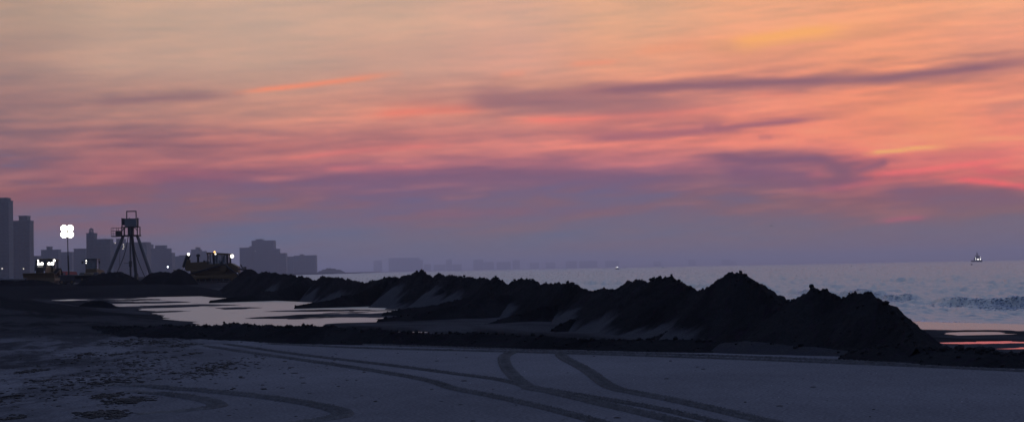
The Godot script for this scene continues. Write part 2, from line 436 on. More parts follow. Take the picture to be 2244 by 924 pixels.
func sky_color(az: float, el: float) -> Color:
	# clear dawn sky away from the cloud bank: warm and bright towards the coming sun (15 degrees to the right), blue overhead, dim behind
	var away := absf(wrapf(az - 14.0, -180.0, 180.0))
	var front := exp(-pow(away / 75.0, 2.0))
	var warm := Vector3(215, 166, 138).lerp(Vector3(200, 209, 228), smoothstep(9.6, 12.5, el)).lerp(Vector3(174, 190, 230), smoothstep(15.0, 40.0, el))
	var cool := Vector3(96, 96, 122).lerp(Vector3(104, 118, 154), smoothstep(3.0, 18.0, el))
	var high := Vector3(105, 125, 187)
	var clear := cool.lerp(warm, front).lerp(high, smoothstep(25.0, 70.0, el))
	if el < 9.0:
		clear = clear.lerp(Vector3(96, 88, 110).lerp(Vector3(78, 78, 102), 1.0 - front), 1.0 - smoothstep(0.0, 9.0, el))
	# streaky cloud: bands that rise a little to the right
	var s := el - az * 0.055
	var n1 := n_sky.get_noise_2d(az * 3.0, s * 34.0)
	var n2 := n_sky.get_noise_2d(az * 9.0 + 400.0, s * 90.0)
	var n3 := n_sky.get_noise_2d(az * 22.0 + 90.0, s * 150.0)
	var n4 := n_sky.get_noise_2d(az * 26.0 + 900.0, s * 420.0)
	var within := (1.0 - smoothstep(18.0, 50.0, absf(az))) * (1.0 - smoothstep(9.6, 12.0, el))
	var c := clear
	if within > 0.0:
		c = clear.lerp(sky_table(az + n2 * 0.5, el + (n1 * 0.22 + n2 * 0.14) * smoothstep(0.0, 2.0, el)), within)
	var calm := 0.35 + 0.65 * smoothstep(0.5, 2.5, el) * (1.0 - smoothstep(5.0, 7.5, el) * (0.5 + 0.47 * (1.0 - smoothstep(-6.0, 9.0, az))))
	var mix_ := (n1 * 0.25 + n2 * 0.45 + n3 * 0.36 + n4 * 0.36) * calm * (1.0 - smoothstep(25.0, 60.0, el))
	c += Vector3(54, 24, 8) * mix_
	if absf(az) < 26.0 and el < 12.0:
		for t in STREAKS:
			var p: Array = t[0]
			var hw: float = t[1]
			var best := 1e9
			var fade := 1.0
			var m := p.size() / 2
			for k in m - 1:
				var ax: float = p[k * 2]
				var ay: float = p[k * 2 + 1]
				var bx: float = p[k * 2 + 2]
				var by: float = p[k * 2 + 3]
				if az < minf(ax, bx) - hw * 4.0 or az > maxf(ax, bx) + hw * 4.0 or el > maxf(ay, by) + hw * 3.0 or el < minf(ay, by) - hw * 3.0:
					continue
				var ex := bx - ax
				var ey := by - ay
				var q := clampf(((az - ax) * ex + (el - ay) * ey) / (ex * ex + ey * ey), 0.0, 1.0)
				var dx := (az - ax - ex * q) * 0.45
				var dy := el - ay - ey * q
				var dist := dx * dx + dy * dy
				if dist < best:
					best = dist
					var run := (k + q) / (m - 1)
					fade = smoothstep(0.0, 0.22, run) * (1.0 - smoothstep(0.72, 1.0, run)) * 0.75 + 0.25
			if best < hw * hw * 9.0:
				var w := sqrt(best) / hw
				w = w * (1.0 + 0.4 * n2 + 0.4 * n3 + 0.35 * n4)
				var o: float = 1.3 * t[3] * exp(-w * w * 0.9) * fade * clampf(1.0 + n2 * 0.5 + n3 * 0.25, 0.2, 1.25)
				var k: Array = t[2]
				c = c.lerp(Vector3(k[0], k[1], k[2]), clampf(o, 0.0, 1.0))
	# the colours above are those of the sky behind the haze that lies over the town and the sea
	var left := exp(-HAZE * 78.0 / sin(deg_to_rad(maxf(el, 2.2))))
	var k := Color(c.x / 255.0, c.y / 255.0, c.z / 255.0).srgb_to_linear()
	k = Color(maxf(k.r - 0.118 * (1.0 - left), 0.03) / left, maxf(k.g - 0.125 * (1.0 - left), 0.03) / left, maxf(k.b - 0.195 * (1.0 - left), 0.03) / left)
	return k.linear_to_srgb().clamp()


func make_sky() -> Sky:
	n_sky.frequency = 0.01
	n_sky.fractal_octaves = 3
	n_sky.seed = 11
	var w := 512
	var im := Image.create(w, w / 2, false, Image.FORMAT_RGB8)
	for y in w / 2:
		var el := 90.0 - (y + 0.5) / (w / 2.0) * 180.0
		for x in w:
			im.set_pixel(x, y, Color(0.2, 0.2, 0.25) if el < -2.0 else sky_color(wrapf((x + 0.5) / w * 360.0, -180.0, 180.0), maxf(el, 0.0)))
	im.resize(4096, 2048, Image.INTERPOLATE_CUBIC)
	var nx := 570
	var ny := 158
	var fine := PackedColorArray()
	fine.resize(nx * ny)
	for x in nx:
		var az := (x - 285 + 0.5) / 4096.0 * 360.0
		for y in ny:
			fine[y * nx + x] = sky_color(az, maxf(90.0 - (y + 868 + 0.5) / 2048.0 * 180.0, 0.0))
	# sharpened a little, against the soft filter that the sky is looked up with
	for x in range(1, nx - 1):
		for y in range(1, ny - 1):
			var o := y * nx + x
			var soft := (fine[o - 1] + fine[o + 1] + fine[o - nx] + fine[o + nx]) * 0.25
			im.set_pixel(posmod(x - 285, 4096), y + 868, (fine[o] * 1.7 - soft * 0.7).clamp())
	var m := PanoramaSkyMaterial.new()
	m.panorama = ImageTexture.create_from_image(im)
	var s := Sky.new()
	s.sky_material = m
	return s


# ------------------------------------------------------------ the ground
# height of the sand
func ground(x: float, d: float) -> float:
	var e := (along(SHORE, d) - x) * 0.86
	var big := n_big.get_noise_2d(x, d)
	var y: float
	if e < 0.0:
		y = maxf(SEA + 0.035 * e, SEA - 2.5)
	else:
		y = SEA + 0.03 * smoothstep(0.2, 1.5, e) + 0.77 * smoothstep(3.5, 19.0, e) + 0.02 * big * smoothstep(3.0, 8.0, e)
		if e < 19.0:
			y += 0.035 * n_mid.get_noise_2d(x * 2.0, d * 1.0) * smoothstep(3.0, 8.0, e)
	if d < 12.0 or e < 1.0:
		return y
	var q := along(POOL_EDGE, d) - x
	# shallow basin between the low ridge and the berm
	if d > 34.0 and d < 150.0 and e > 8.0:
		var front := 39.5 - (x + 7.0) * 0.62
		var basin := smoothstep(front, front + 5.0, d) * (1.0 - smoothstep(122.0, 130.0, d)) * (1.0 - smoothstep(-3.0, 1.0, q)) * smoothstep(9.0, 15.0, e)
		if basin > 0.0:
			var wet := (0.125 - 0.05 * smoothstep(72.0, 95.0, d)) * (1.0 - smoothstep(-9.0, -3.0, x + (d - 55.0) * 0.13))
			y -= basin * (0.03 + wet + 0.12 * n_mid.get_noise_2d(x * 0.42, d * 0.40) + 0.07 * n_fine.get_noise_2d(x * 0.2, d * 0.3) + 0.09 * exp(-pow((d - front - 6.5) / 1.6, 2.0)) * smoothstep(-7.0, -2.0, x))
	# rough rising sand on the left
	if q > -1.0 and d > 36.0 and d < 170.0:
		var rise := smoothstep(-0.5, 10.0, q) * smoothstep(38.0, 70.0, d)
		y += rise * (0.95 + 0.22 * big + 0.12 * n_mid.get_noise_2d(x * 1.2, d * 0.5)) + 0.05 * n_mid.get_noise_2d(x * 3.0, d * 1.4) * smoothstep(-0.5, 1.5, q)
	# the fill that the machines stand on
	if d > 120.0:
		var fill := smoothstep(126.0, 138.0, d + 2.0 * big) * smoothstep(6.0, 13.0, e)
		y = lerpf(y, maxf(y, 0.74 + 0.08 * n_mid.get_noise_2d(x * 0.6, d * 0.3)), fill)
		y += 0.45 * smoothstep(260.0, 600.0, d) * smoothstep(10.0, 60.0, e)
	# trampled sand on the left of the foreground
	if d < 50.0:
		var near := smoothstep(-2.5, -7.0, x + (d - 20.0) * 0.12)
		if near > 0.0:
			y += near * (0.028 * n_mid.get_noise_2d(x * 5.0, d * 3.5) + 0.014 * n_fine.get_noise_2d(x * 7.0, d * 6.0))
	return y


# colour of the sand: pale dry sand, damp sand by the sea and in the basin, dark dredged fill, darker blotches on the left
func ground_color(x: float, d: float, y: float) -> Color:
	var pale := Color(0.180, 0.173, 0.174)
	var damp := Color(0.075, 0.072, 0.072)
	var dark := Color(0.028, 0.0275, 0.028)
	var e := (along(SHORE, d) - x) * 0.86
	var nz := n_mid.get_noise_2d(x * 0.8 + 50.0, d * 0.5)
	var c := pale
	c = c.lerp(damp, 1.0 - smoothstep(13.0, 18.5, e + nz * 1.5))
	if x > 4.0 and d > 20.0 and d < 70.0:
		c = c.lerp(damp, smoothstep(0.0, 1.2, d - 26.3 + (x - 5.9) * 1.38) * smoothstep(4.5, 5.5, x))
	if d > 30.0 and d < 160.0:
		var front := 39.0 - (x + 7.0) * 0.62
		var silt := smoothstep(-0.5, 0.6, n_mid.get_noise_2d(x * 1.4 + d * 0.5, d * 0.35) + 0.5 * n_fine.get_noise_2d(x * 0.9 + d * 0.4, d * 0.25))
		c = c.lerp(damp * 0.35, smoothstep(front, front + 3.0, d) * 0.95).lerp(damp * 1.35, smoothstep(front, front + 3.0, d) * silt * 0.7)
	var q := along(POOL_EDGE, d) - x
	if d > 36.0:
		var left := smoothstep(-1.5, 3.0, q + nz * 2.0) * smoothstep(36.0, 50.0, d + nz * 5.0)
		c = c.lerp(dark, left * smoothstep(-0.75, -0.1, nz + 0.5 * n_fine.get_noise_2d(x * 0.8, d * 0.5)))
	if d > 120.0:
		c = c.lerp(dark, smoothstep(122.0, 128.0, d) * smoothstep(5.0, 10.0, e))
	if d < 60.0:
		# sand colour blended darker in blotches towards the left
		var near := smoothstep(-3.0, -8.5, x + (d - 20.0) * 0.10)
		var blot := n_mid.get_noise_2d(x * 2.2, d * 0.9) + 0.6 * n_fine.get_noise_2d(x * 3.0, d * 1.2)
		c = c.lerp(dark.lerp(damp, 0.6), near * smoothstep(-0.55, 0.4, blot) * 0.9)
	return c * (1.0 + 0.16 * n_big.get_noise_2d(x * 2.0, d * 1.6) + 0.10 * n_mid.get_noise_2d(x * 0.5, d * 0.9) + 0.06 * nz + 0.09 * n_fine.get_noise_2d(x * 2.0, d * 1.0))


func make_ground() -> void:
	var dist := PackedFloat32Array()
	var d := 0.4
	while d < 11.5:
		dist.append(d)
		d *= 1.35
	d = 12.0
	while d < 17500.0:
		dist.append(d)
		d += clampf(d * d / 5525.0 * 0.8, 0.05, maxf(0.45, (d - 150.0) * 0.12))
	var ang := PackedFloat32Array()
	var a := -180.0
	while a < 180.01:
		ang.append(deg_to_rad(a))
		a += 0.06 if absf(a + 0.03) < 20.5 else (0.5 if absf(a) < 26.0 else 7.0)
	ang[-1] = PI
	var rows := dist.size()
	var cols := ang.size()
	var p := PackedVector3Array()
	var c := PackedColorArray()
	p.resize(rows * cols)
	c.resize(rows * cols)
	for j in cols:
		var t := tan(ang[j]) if absf(ang[j]) < 0.46 else 0.0
		var sx := sin(ang[j])
		var cz := cos(ang[j])
		for i in rows:
			var r := dist[i]
			var x := r * sx
			var z := r * cz
			if t != 0.0:
				x = r * t
				z = r
			var y := ground(x, z)
			p[i * cols + j] = Vector3(x, y, -z)
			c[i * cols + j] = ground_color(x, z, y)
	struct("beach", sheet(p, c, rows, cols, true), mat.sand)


# ------------------------------------------------------------ ridges of dumped sand
# line: [x, d, height] from the camera's right to left or the reverse; gives places on its surface for clods
func ridge(called: String, line: Array, spread: float, steps_per: Callable, rough: float, across: int, pale: Callable, material: Material, sd: int, clods: int, places: Array, big_clod: float) -> void:
	var cv := Curve3D.new()
	for k in line.size():
		var a: Array = line[maxi(k - 1, 0)]
		var b: Array = line[mini(k + 1, line.size() - 1)]
		var h := Vector3(b[0] - a[0], 0, -(b[1] - a[1])) / 6.0
		cv.add_point(Vector3(line[k][0], line[k][2], -line[k][1]), -h, h)
	cv.bake_interval = 0.02
	var total := cv.get_baked_length()
	var ss := PackedFloat32Array()
	var s := 0.0
	while s < total:
		ss.append(s)
		s += steps_per.call(-cv.sample_baked(s).z)
	ss.append(total)
	var rows := ss.size()
	var p := PackedVector3Array()
	var c := PackedColorArray()
	p.resize(rows * across)
	c.resize(rows * across)
	for i in rows:
		var o := cv.sample_baked(ss[i])
		var f := cv.sample_baked(minf(ss[i] + 1.2, total))
		var b := cv.sample_baked(maxf(ss[i] - 1.2, 0.0))
		var side := Vector3(f.z - b.z, 0, -(f.x - b.x)).normalized()
		var h := o.y
		for j in across:
			var t := 2.0 * j / (across - 1.0) - 1.0
			t = signf(t) * pow(absf(t), 1.25)
			# heaps dumped one by one: the foot swings in and out, tongues run down the flanks
			var sway := 1.0 + 0.45 * n_big.get_noise_2d(ss[i] * 3.6 + sd, signf(t) * 9.0)
			var half := (h + 0.25) * spread * sway
			var pos := o + side * (t * half)
			var low := minf(ground(pos.x, -pos.z), 0.02) - 0.16
			var u := absf(t)
			var prof := pow(maxf(1.0 - u, 0.0), 1.12) + 0.10 * sin(PI * u) * n_mid.get_noise_2d(ss[i] * 1.1 + sd, u * 2.0 + signf(t) * 30.0)
			var body := smoothstep(0.0, 0.12, 1.0 - u) * clampf(h / 0.5, 0.25, 1.0)
			var lumps := (0.16 * n_mid.get_noise_2d(pos.x * 1.1, pos.z * 1.1 + sd) + 0.07 * n_mid.get_noise_3d(pos.x * 3.2, sd, pos.z * 3.2) + 0.11 * (0.3 - absf(n_fine.get_noise_2d(pos.x * 1.5, pos.z * 1.5 + sd))) + 0.06 * n_fine.get_noise_3d(pos.x * 5.5, sd, pos.z * 5.5) + 0.07 * maxf(0.0, 0.35 + n_clod.get_noise_2d(pos.x * 2.0, pos.z * 2.0))) * rough
			var sharp := 1.0 - smoothstep(0.25, 0.9, u) * 0.5
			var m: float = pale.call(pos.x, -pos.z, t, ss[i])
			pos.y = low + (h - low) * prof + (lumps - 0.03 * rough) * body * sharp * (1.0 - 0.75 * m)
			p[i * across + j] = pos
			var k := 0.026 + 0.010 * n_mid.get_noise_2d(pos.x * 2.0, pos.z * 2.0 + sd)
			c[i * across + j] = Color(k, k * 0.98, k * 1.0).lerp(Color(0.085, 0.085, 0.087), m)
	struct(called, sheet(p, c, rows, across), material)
	for k in clods:
		var i := rng.randi_range(1, rows - 2)
		var w := rng.randf()
		var j := clampi(int((0.5 + (w - 0.5) * absf(w - 0.5) * 1.7) * across), 2, across - 3)
		var at := p[i * across + j]
		var size := big_clod * (0.25 + 0.75 * pow(rng.randf(), 3.0))
		if k % 9 == 0:
			# blocks that broke off along the crest
			j = across / 2 + rng.randi_range(-4, 4)
			at = p[i * across + j]
			size = big_clod * rng.randf_range(0.6, 1.7)
		if c[i * across + j].r > 0.05 and rng.randf() < 0.85:
			continue
		var bs := Basis.from_euler(Vector3(rng.randf() * TAU, rng.randf() * TAU, rng.randf() * TAU)).scaled(Vector3(size, size * rng.randf_range(0.6, 1.0), size))
		places.append(Transform3D(bs, at + Vector3(0, size * 0.12, 0)))


func heap(label: String, x: float, d: float, w: float, dep: float, h: float, base: float, sd: int) -> void:
	var rings := 34
	var segs := 72
	var p := PackedVector3Array()
	var c := PackedColorArray()
	for i in rings:
		var r := 1.0 * i / (rings - 1)
		for j in segs + 1:
			var a := TAU * (j % segs) / segs
			var out := 1.0 + 0.18 * n_big.get_noise_2d(cos(a) * 9.0 + sd * 13.0, sin(a) * 9.0)
			var px := cos(a) * r * w * 0.5 * out
			var pz := sin(a) * r * dep * 0.5 * out
			var y := h * (1.0 - pow(r, 1.9)) + (0.42 * n_mid.get_noise_2d(px * 0.9 + sd * 7.0, pz * 0.9) + 0.14 * n_fine.get_noise_2d(px * 0.9 + sd * 3.0, pz * 0.9)) * minf(h, 1.0) * (1.0 - r * r) + 0.10 * n_clod.get_noise_2d(px * 1.6 + sd, pz * 1.6) * (1.0 - r * r)
			p.append(Vector3(px, y - 0.12, pz))
			var k := 0.018 + 0.004 * n_mid.get_noise_2d(px * 3.0, pz * 3.0 + sd)
			c.append(Color(k, k, k * 1.05))
	var o := put("sand_heap", sheet(p, c, rings, segs + 1, true), mat.mud)
	o.position = Vector3(x, base, -d)
	tag(o, label, "sand heap", "dark sand heaps dumped on the fill")


# ------------------------------------------------------------ the sea
func sea_height(x: float, d: float) -> float:
	var e := x - along(SHORE, d)
	var deep := clampf(e / 10.0, 0.0, 1.0)
	var fade := clampf(0.75 + (d - 90.0) / 220.0, 0.75, 3.0) / (1.0 + pow(d / 2200.0, 2.0))
	var y := SEA
	var w := n_big.get_noise_2d(d * 1.1, 70.0)
	y += (0.16 * n_mid.get_noise_2d(x * 0.55, d * 0.30) + 0.32 * n_mid.get_noise_2d(x * 2.0 + 90.0, d * 0.95) + 0.14 * n_fine.get_noise_2d(x * 1.1, d * 0.6)) * (0.18 + 0.82 * deep) * fade
	if d < 500.0:
		var bx := along(BREAKER, d) + 0.35 * w + 0.12 * n_mid.get_noise_2d(d * 1.0, 3.0)
		for k in 4:
			var q: float = x - bx - [0.0, 14.0, 31.0, 54.0][k] - (0.4 if k == 0 else 1.5) * n_big.get_noise_2d(d * 0.8, 30.0 * k)
			if q > -5.0 and q < 9.0:
				var hgt: float = [0.47, 0.2, 0.22, 0.2][k] * clampf(0.85 + 0.5 * n_big.get_noise_2d(d * 1.5, 11.0 + 40.0 * k), 0.5 if k == 0 else 0.1, 1.1)
				var wid := 0.5 if q < 0.0 else 1.4
				y += hgt * exp(-q * q / (wid * wid)) * (1.0 + 0.10 * n_mid.get_noise_2d(x * 2.0, d * 1.0))
		# small wave running out on the sand
		var r := e - 3.2 - 1.6 * n_big.get_noise_2d(d * 2.6, 5.0)
		y += 0.10 * exp(-r * r / (0.35 if r < 0.0 else 2.2)) * clampf(0.7 + n_mid.get_noise_2d(d * 1.2, 8.0), 0.0, 1.3)
	return y


func make_sea() -> void:
	var dist := PackedFloat32Array()
	var d := 24.0
	while d < 17400.0:
		dist.append(d)
		d += clampf(d * d / 8287.0 * 0.55, 0.10, maxf(0.3, d * 0.08))
	var ang := PackedFloat32Array()
	var a := -13.0
	while a < 80.0:
		ang.append(tan(deg_to_rad(a)))
		a += 0.055 if a < 20.5 else 1.0
	var rows := dist.size()
	var cols := ang.size()
	var p := PackedVector3Array()
	var cut := PackedByteArray()
	p.resize(rows * cols)
	cut.resize(rows * cols)
	for i in rows:
		var dd := dist[i]
		var sx: float = along(SHORE, dd)
		for j in cols:
			var x := dd * ang[j]
			var k := i * cols + j
			if x < sx - 1.5 - dd * 0.002:
				cut[k] = 1
				p[k] = Vector3(x, SEA, -dd)
			else:
				p[k] = Vector3(x, sea_height(x, dd), -dd)
	struct("sea", sheet(p, PackedColorArray(), rows, cols, false, cut), mat.sea)
	# foam on the broken parts of the breaker and along the water's edge
	var foam := []
	for k in 9000:
		var dd := 70.0 + 75.0 * rng.randf()
		var w := n_big.get_noise_2d(dd * 1.1, 70.0)
		var broken := clampf(0.35 + 1.6 * n_big.get_noise_2d(dd * 1.5 + 300.0, 4.0), 0.0, 1.0)
		if rng.randf() > broken:
			continue
		var x: float = along(BREAKER, dd) + 0.35 * w + 0.12 * n_mid.get_noise_2d(dd, 3.0) - absf(rng.randfn(0.0, 0.9))
		x += 0.4 * n_big.get_noise_2d(dd * 0.8, 0.0)
		var s := rng.randf_range(0.02, 0.07)
		foam.append(Transform3D(Basis.from_euler(Vector3(0, rng.randf() * TAU, 0)).scaled(Vector3(s * 1.6, s * 0.5, s * 1.6)), Vector3(x, sea_height(x, dd) + 0.01, -dd)))
	for k in 1500:
		var dd := rng.randf_range(40.0, 90.0)
		var x: float = along(SHORE, dd) + 0.4 + absf(rng.randfn(0.0, 0.5)) + 0.7 * n_mid.get_noise_2d(dd * 1.5, 20.0)
		var s := rng.randf_range(0.03, 0.10)
		foam.append(Transform3D(Basis.from_euler(Vector3(0, rng.randf() * TAU, 0)).scaled(Vector3(s * 2.0, s * 0.35, s * 2.0)), Vector3(x, sea_height(x, dd) + 0.004, -dd)))
	many("surf_foam", lump(5, 0.6), mat.foam, foam, "pale foam on the breaking wave and the water's edge", "foam")


func make_pools() -> void:
	# shallow water lying in the basin; the sand rises through it
	var p := PackedVector3Array()
	var cols := 90
	var rows := 120
	for i in rows:
		var d := 36.0 + 92.0 * i / (rows - 1)
		for j in cols:
			var x0: float = along(POOL_EDGE, d) - 1.0
			var x1: float = along(SHORE, d) - 14.0
			p.append(Vector3(lerpf(x0, x1, 1.0 * j / (cols - 1)), -0.112, -d))
	struct("pool_water", sheet(p, PackedColorArray(), rows, cols), mat.pool)
	# a film of water that the last wave left on the sand, and pools in the hollows of the wet beach
	p = PackedVector3Array()
	rows = 160
	cols = 60
	for i in rows:
		var d := 38.0 + 60.0 * i / (rows - 1)
		for j in cols:
			var e := 0.2 - (5.5 + 0.9 * n_mid.get_noise_2d(d * 0.7, 44.0)) * j / (cols - 1)
			var x: float = along(SHORE, d) + e / 0.86
			p.append(Vector3(x, SEA + 0.038, -d))
	struct("swash_film", sheet(p, PackedColorArray(), rows, cols), mat.film)
	for t in [[13.2, 50.0, 0.8, 0.22, 0.1], [9.15, 30.6, 0.75, 0.24, -0.15], [9.6, 28.3, 0.7, 0.18, -0.1]]:
		p = PackedVector3Array()
		for i in 9:
			for j in 37:
				var r := 1.0 * i / 8.0
				var a := TAU * (j % 36) / 36.0
				var k := r * (1.0 + 0.5 * n_mid.get_noise_2d(cos(a) * 5.0 + t[0], sin(a) * 5.0 + t[1]) + 0.25 * n_fine.get_noise_2d(cos(a) * 4.0, sin(a) * 4.0 + t[1]))
				var q := Vector3(cos(a) * t[2] * k, 0, sin(a) * t[3] * k * 2.0).rotated(Vector3.UP, t[4])
				var x: float = t[0] + q.x
				var z: float = -t[1] + q.z
				p.append(Vector3(x, ground(t[0], t[1]) + 0.004, z))
		struct("beach_pool", sheet(p, PackedColorArray(), 9, 37, true), mat.film)


# ------------------------------------------------------------ tyre tracks
func make_tracks() -> void:
	for t in TRACKS:
		var fl: Array = t[0]
		var w: float = t[1]
		var cv := Curve3D.new()
		var m := fl.size() / 2
		for k in m:
			var a := maxi(k - 1, 0)
			var b := mini(k + 1, m - 1)
			var h := Vector3(fl[b * 2] - fl[a * 2], 0, -(fl[b * 2 + 1] - fl[a * 2 + 1])) / 6.0
			cv.add_point(Vector3(fl[k * 2], 0, -fl[k * 2 + 1]), -h, h)
		cv.bake_interval = 0.03
		var total := cv.get_baked_length()
		var p := PackedVector3Array()
		var c := PackedColorArray()
		var rows := int(total / 0.045)
		var cols := 13
		for i in rows:
			var s := total * i / (rows - 1)
			var o := cv.sample_baked(s)
			var f := cv.sample_baked(minf(s + 0.25, total)) - cv.sample_baked(maxf(s - 0.25, 0.0))
			var side := Vector3(-f.z, 0, f.x).normalized()
			var ends := smoothstep(0.0, 1.2, s) * (1.0 - smoothstep(total - 1.2, total, s))
			for j in cols:
				var u := 2.0 * j / (cols - 1) - 1.0
				var edge := 1.0 + 0.2 * n_fine.get_noise_2d(s * 9.0, signf(u) * 20.0)
				var q := o + side * (u * w * 0.5 * edge)
				var tread := 0.011 * signf(sin((s + absf(u) * 0.09) * TAU / 0.11)) + 0.008 * n_fine.get_noise_2d(q.x * 16.0, q.z * 16.0)
				var rim := 0.010 * exp(-pow((absf(u) - 0.86) / 0.12, 2.0))
				var y := 0.005 + (0.010 + tread * (1.0 - smoothstep(0.75, 0.95, absf(u))) + rim) * ends
				if absf(u) > 0.97:
					y = -0.006
				p.append(Vector3(q.x, maxf(ground(q.x, -q.z), -0.05) + y, q.z))
				var k := 0.088 + 0.025 * n_mid.get_noise_2d(q.x * 2.0, q.z * 2.0) + 0.035 * n_fine.get_noise_2d(q.x * 6.0, q.z * 6.0) + 0.03 * absf(u) + 0.04 * (1.0 - ends)
				c.append(Color(k, k * 0.97, k * 0.93))
		struct("tyre_track", sheet(p, c, rows, cols), mat.tread)


# ------------------------------------------------------------ machines
func lamp_part(called: String, at: Vector3, to: Vector3, r: float, parent: Node, energy: float, color := Color(1.0, 0.98, 0.92), shine := 5.0) -> void:
	var w := to.normalized()
	var b := tube_part(called, at - w * r * 0.9, at, r * 0.75, r, mat.steel, parent, 12)
	tube_part("lens", at + w * 0.002, at + w * 0.03, r * 0.92, r * 0.88, glow(color, shine), b, 14)
	var l := SpotLight3D.new()
	l.light_color = color
	l.light_energy = energy * 0.03
	l.light_size = r
	l.spot_range = 200.0
	l.spot_attenuation = 2.0
	l.spot_angle = 55.0
	l.shadow_enabled = true
	b.add_child(l)
	l.position = at + w * 0.06
	l.basis = Basis.looking_at(w, Vector3.UP if absf(w.y) < 0.9 else Vector3.RIGHT)


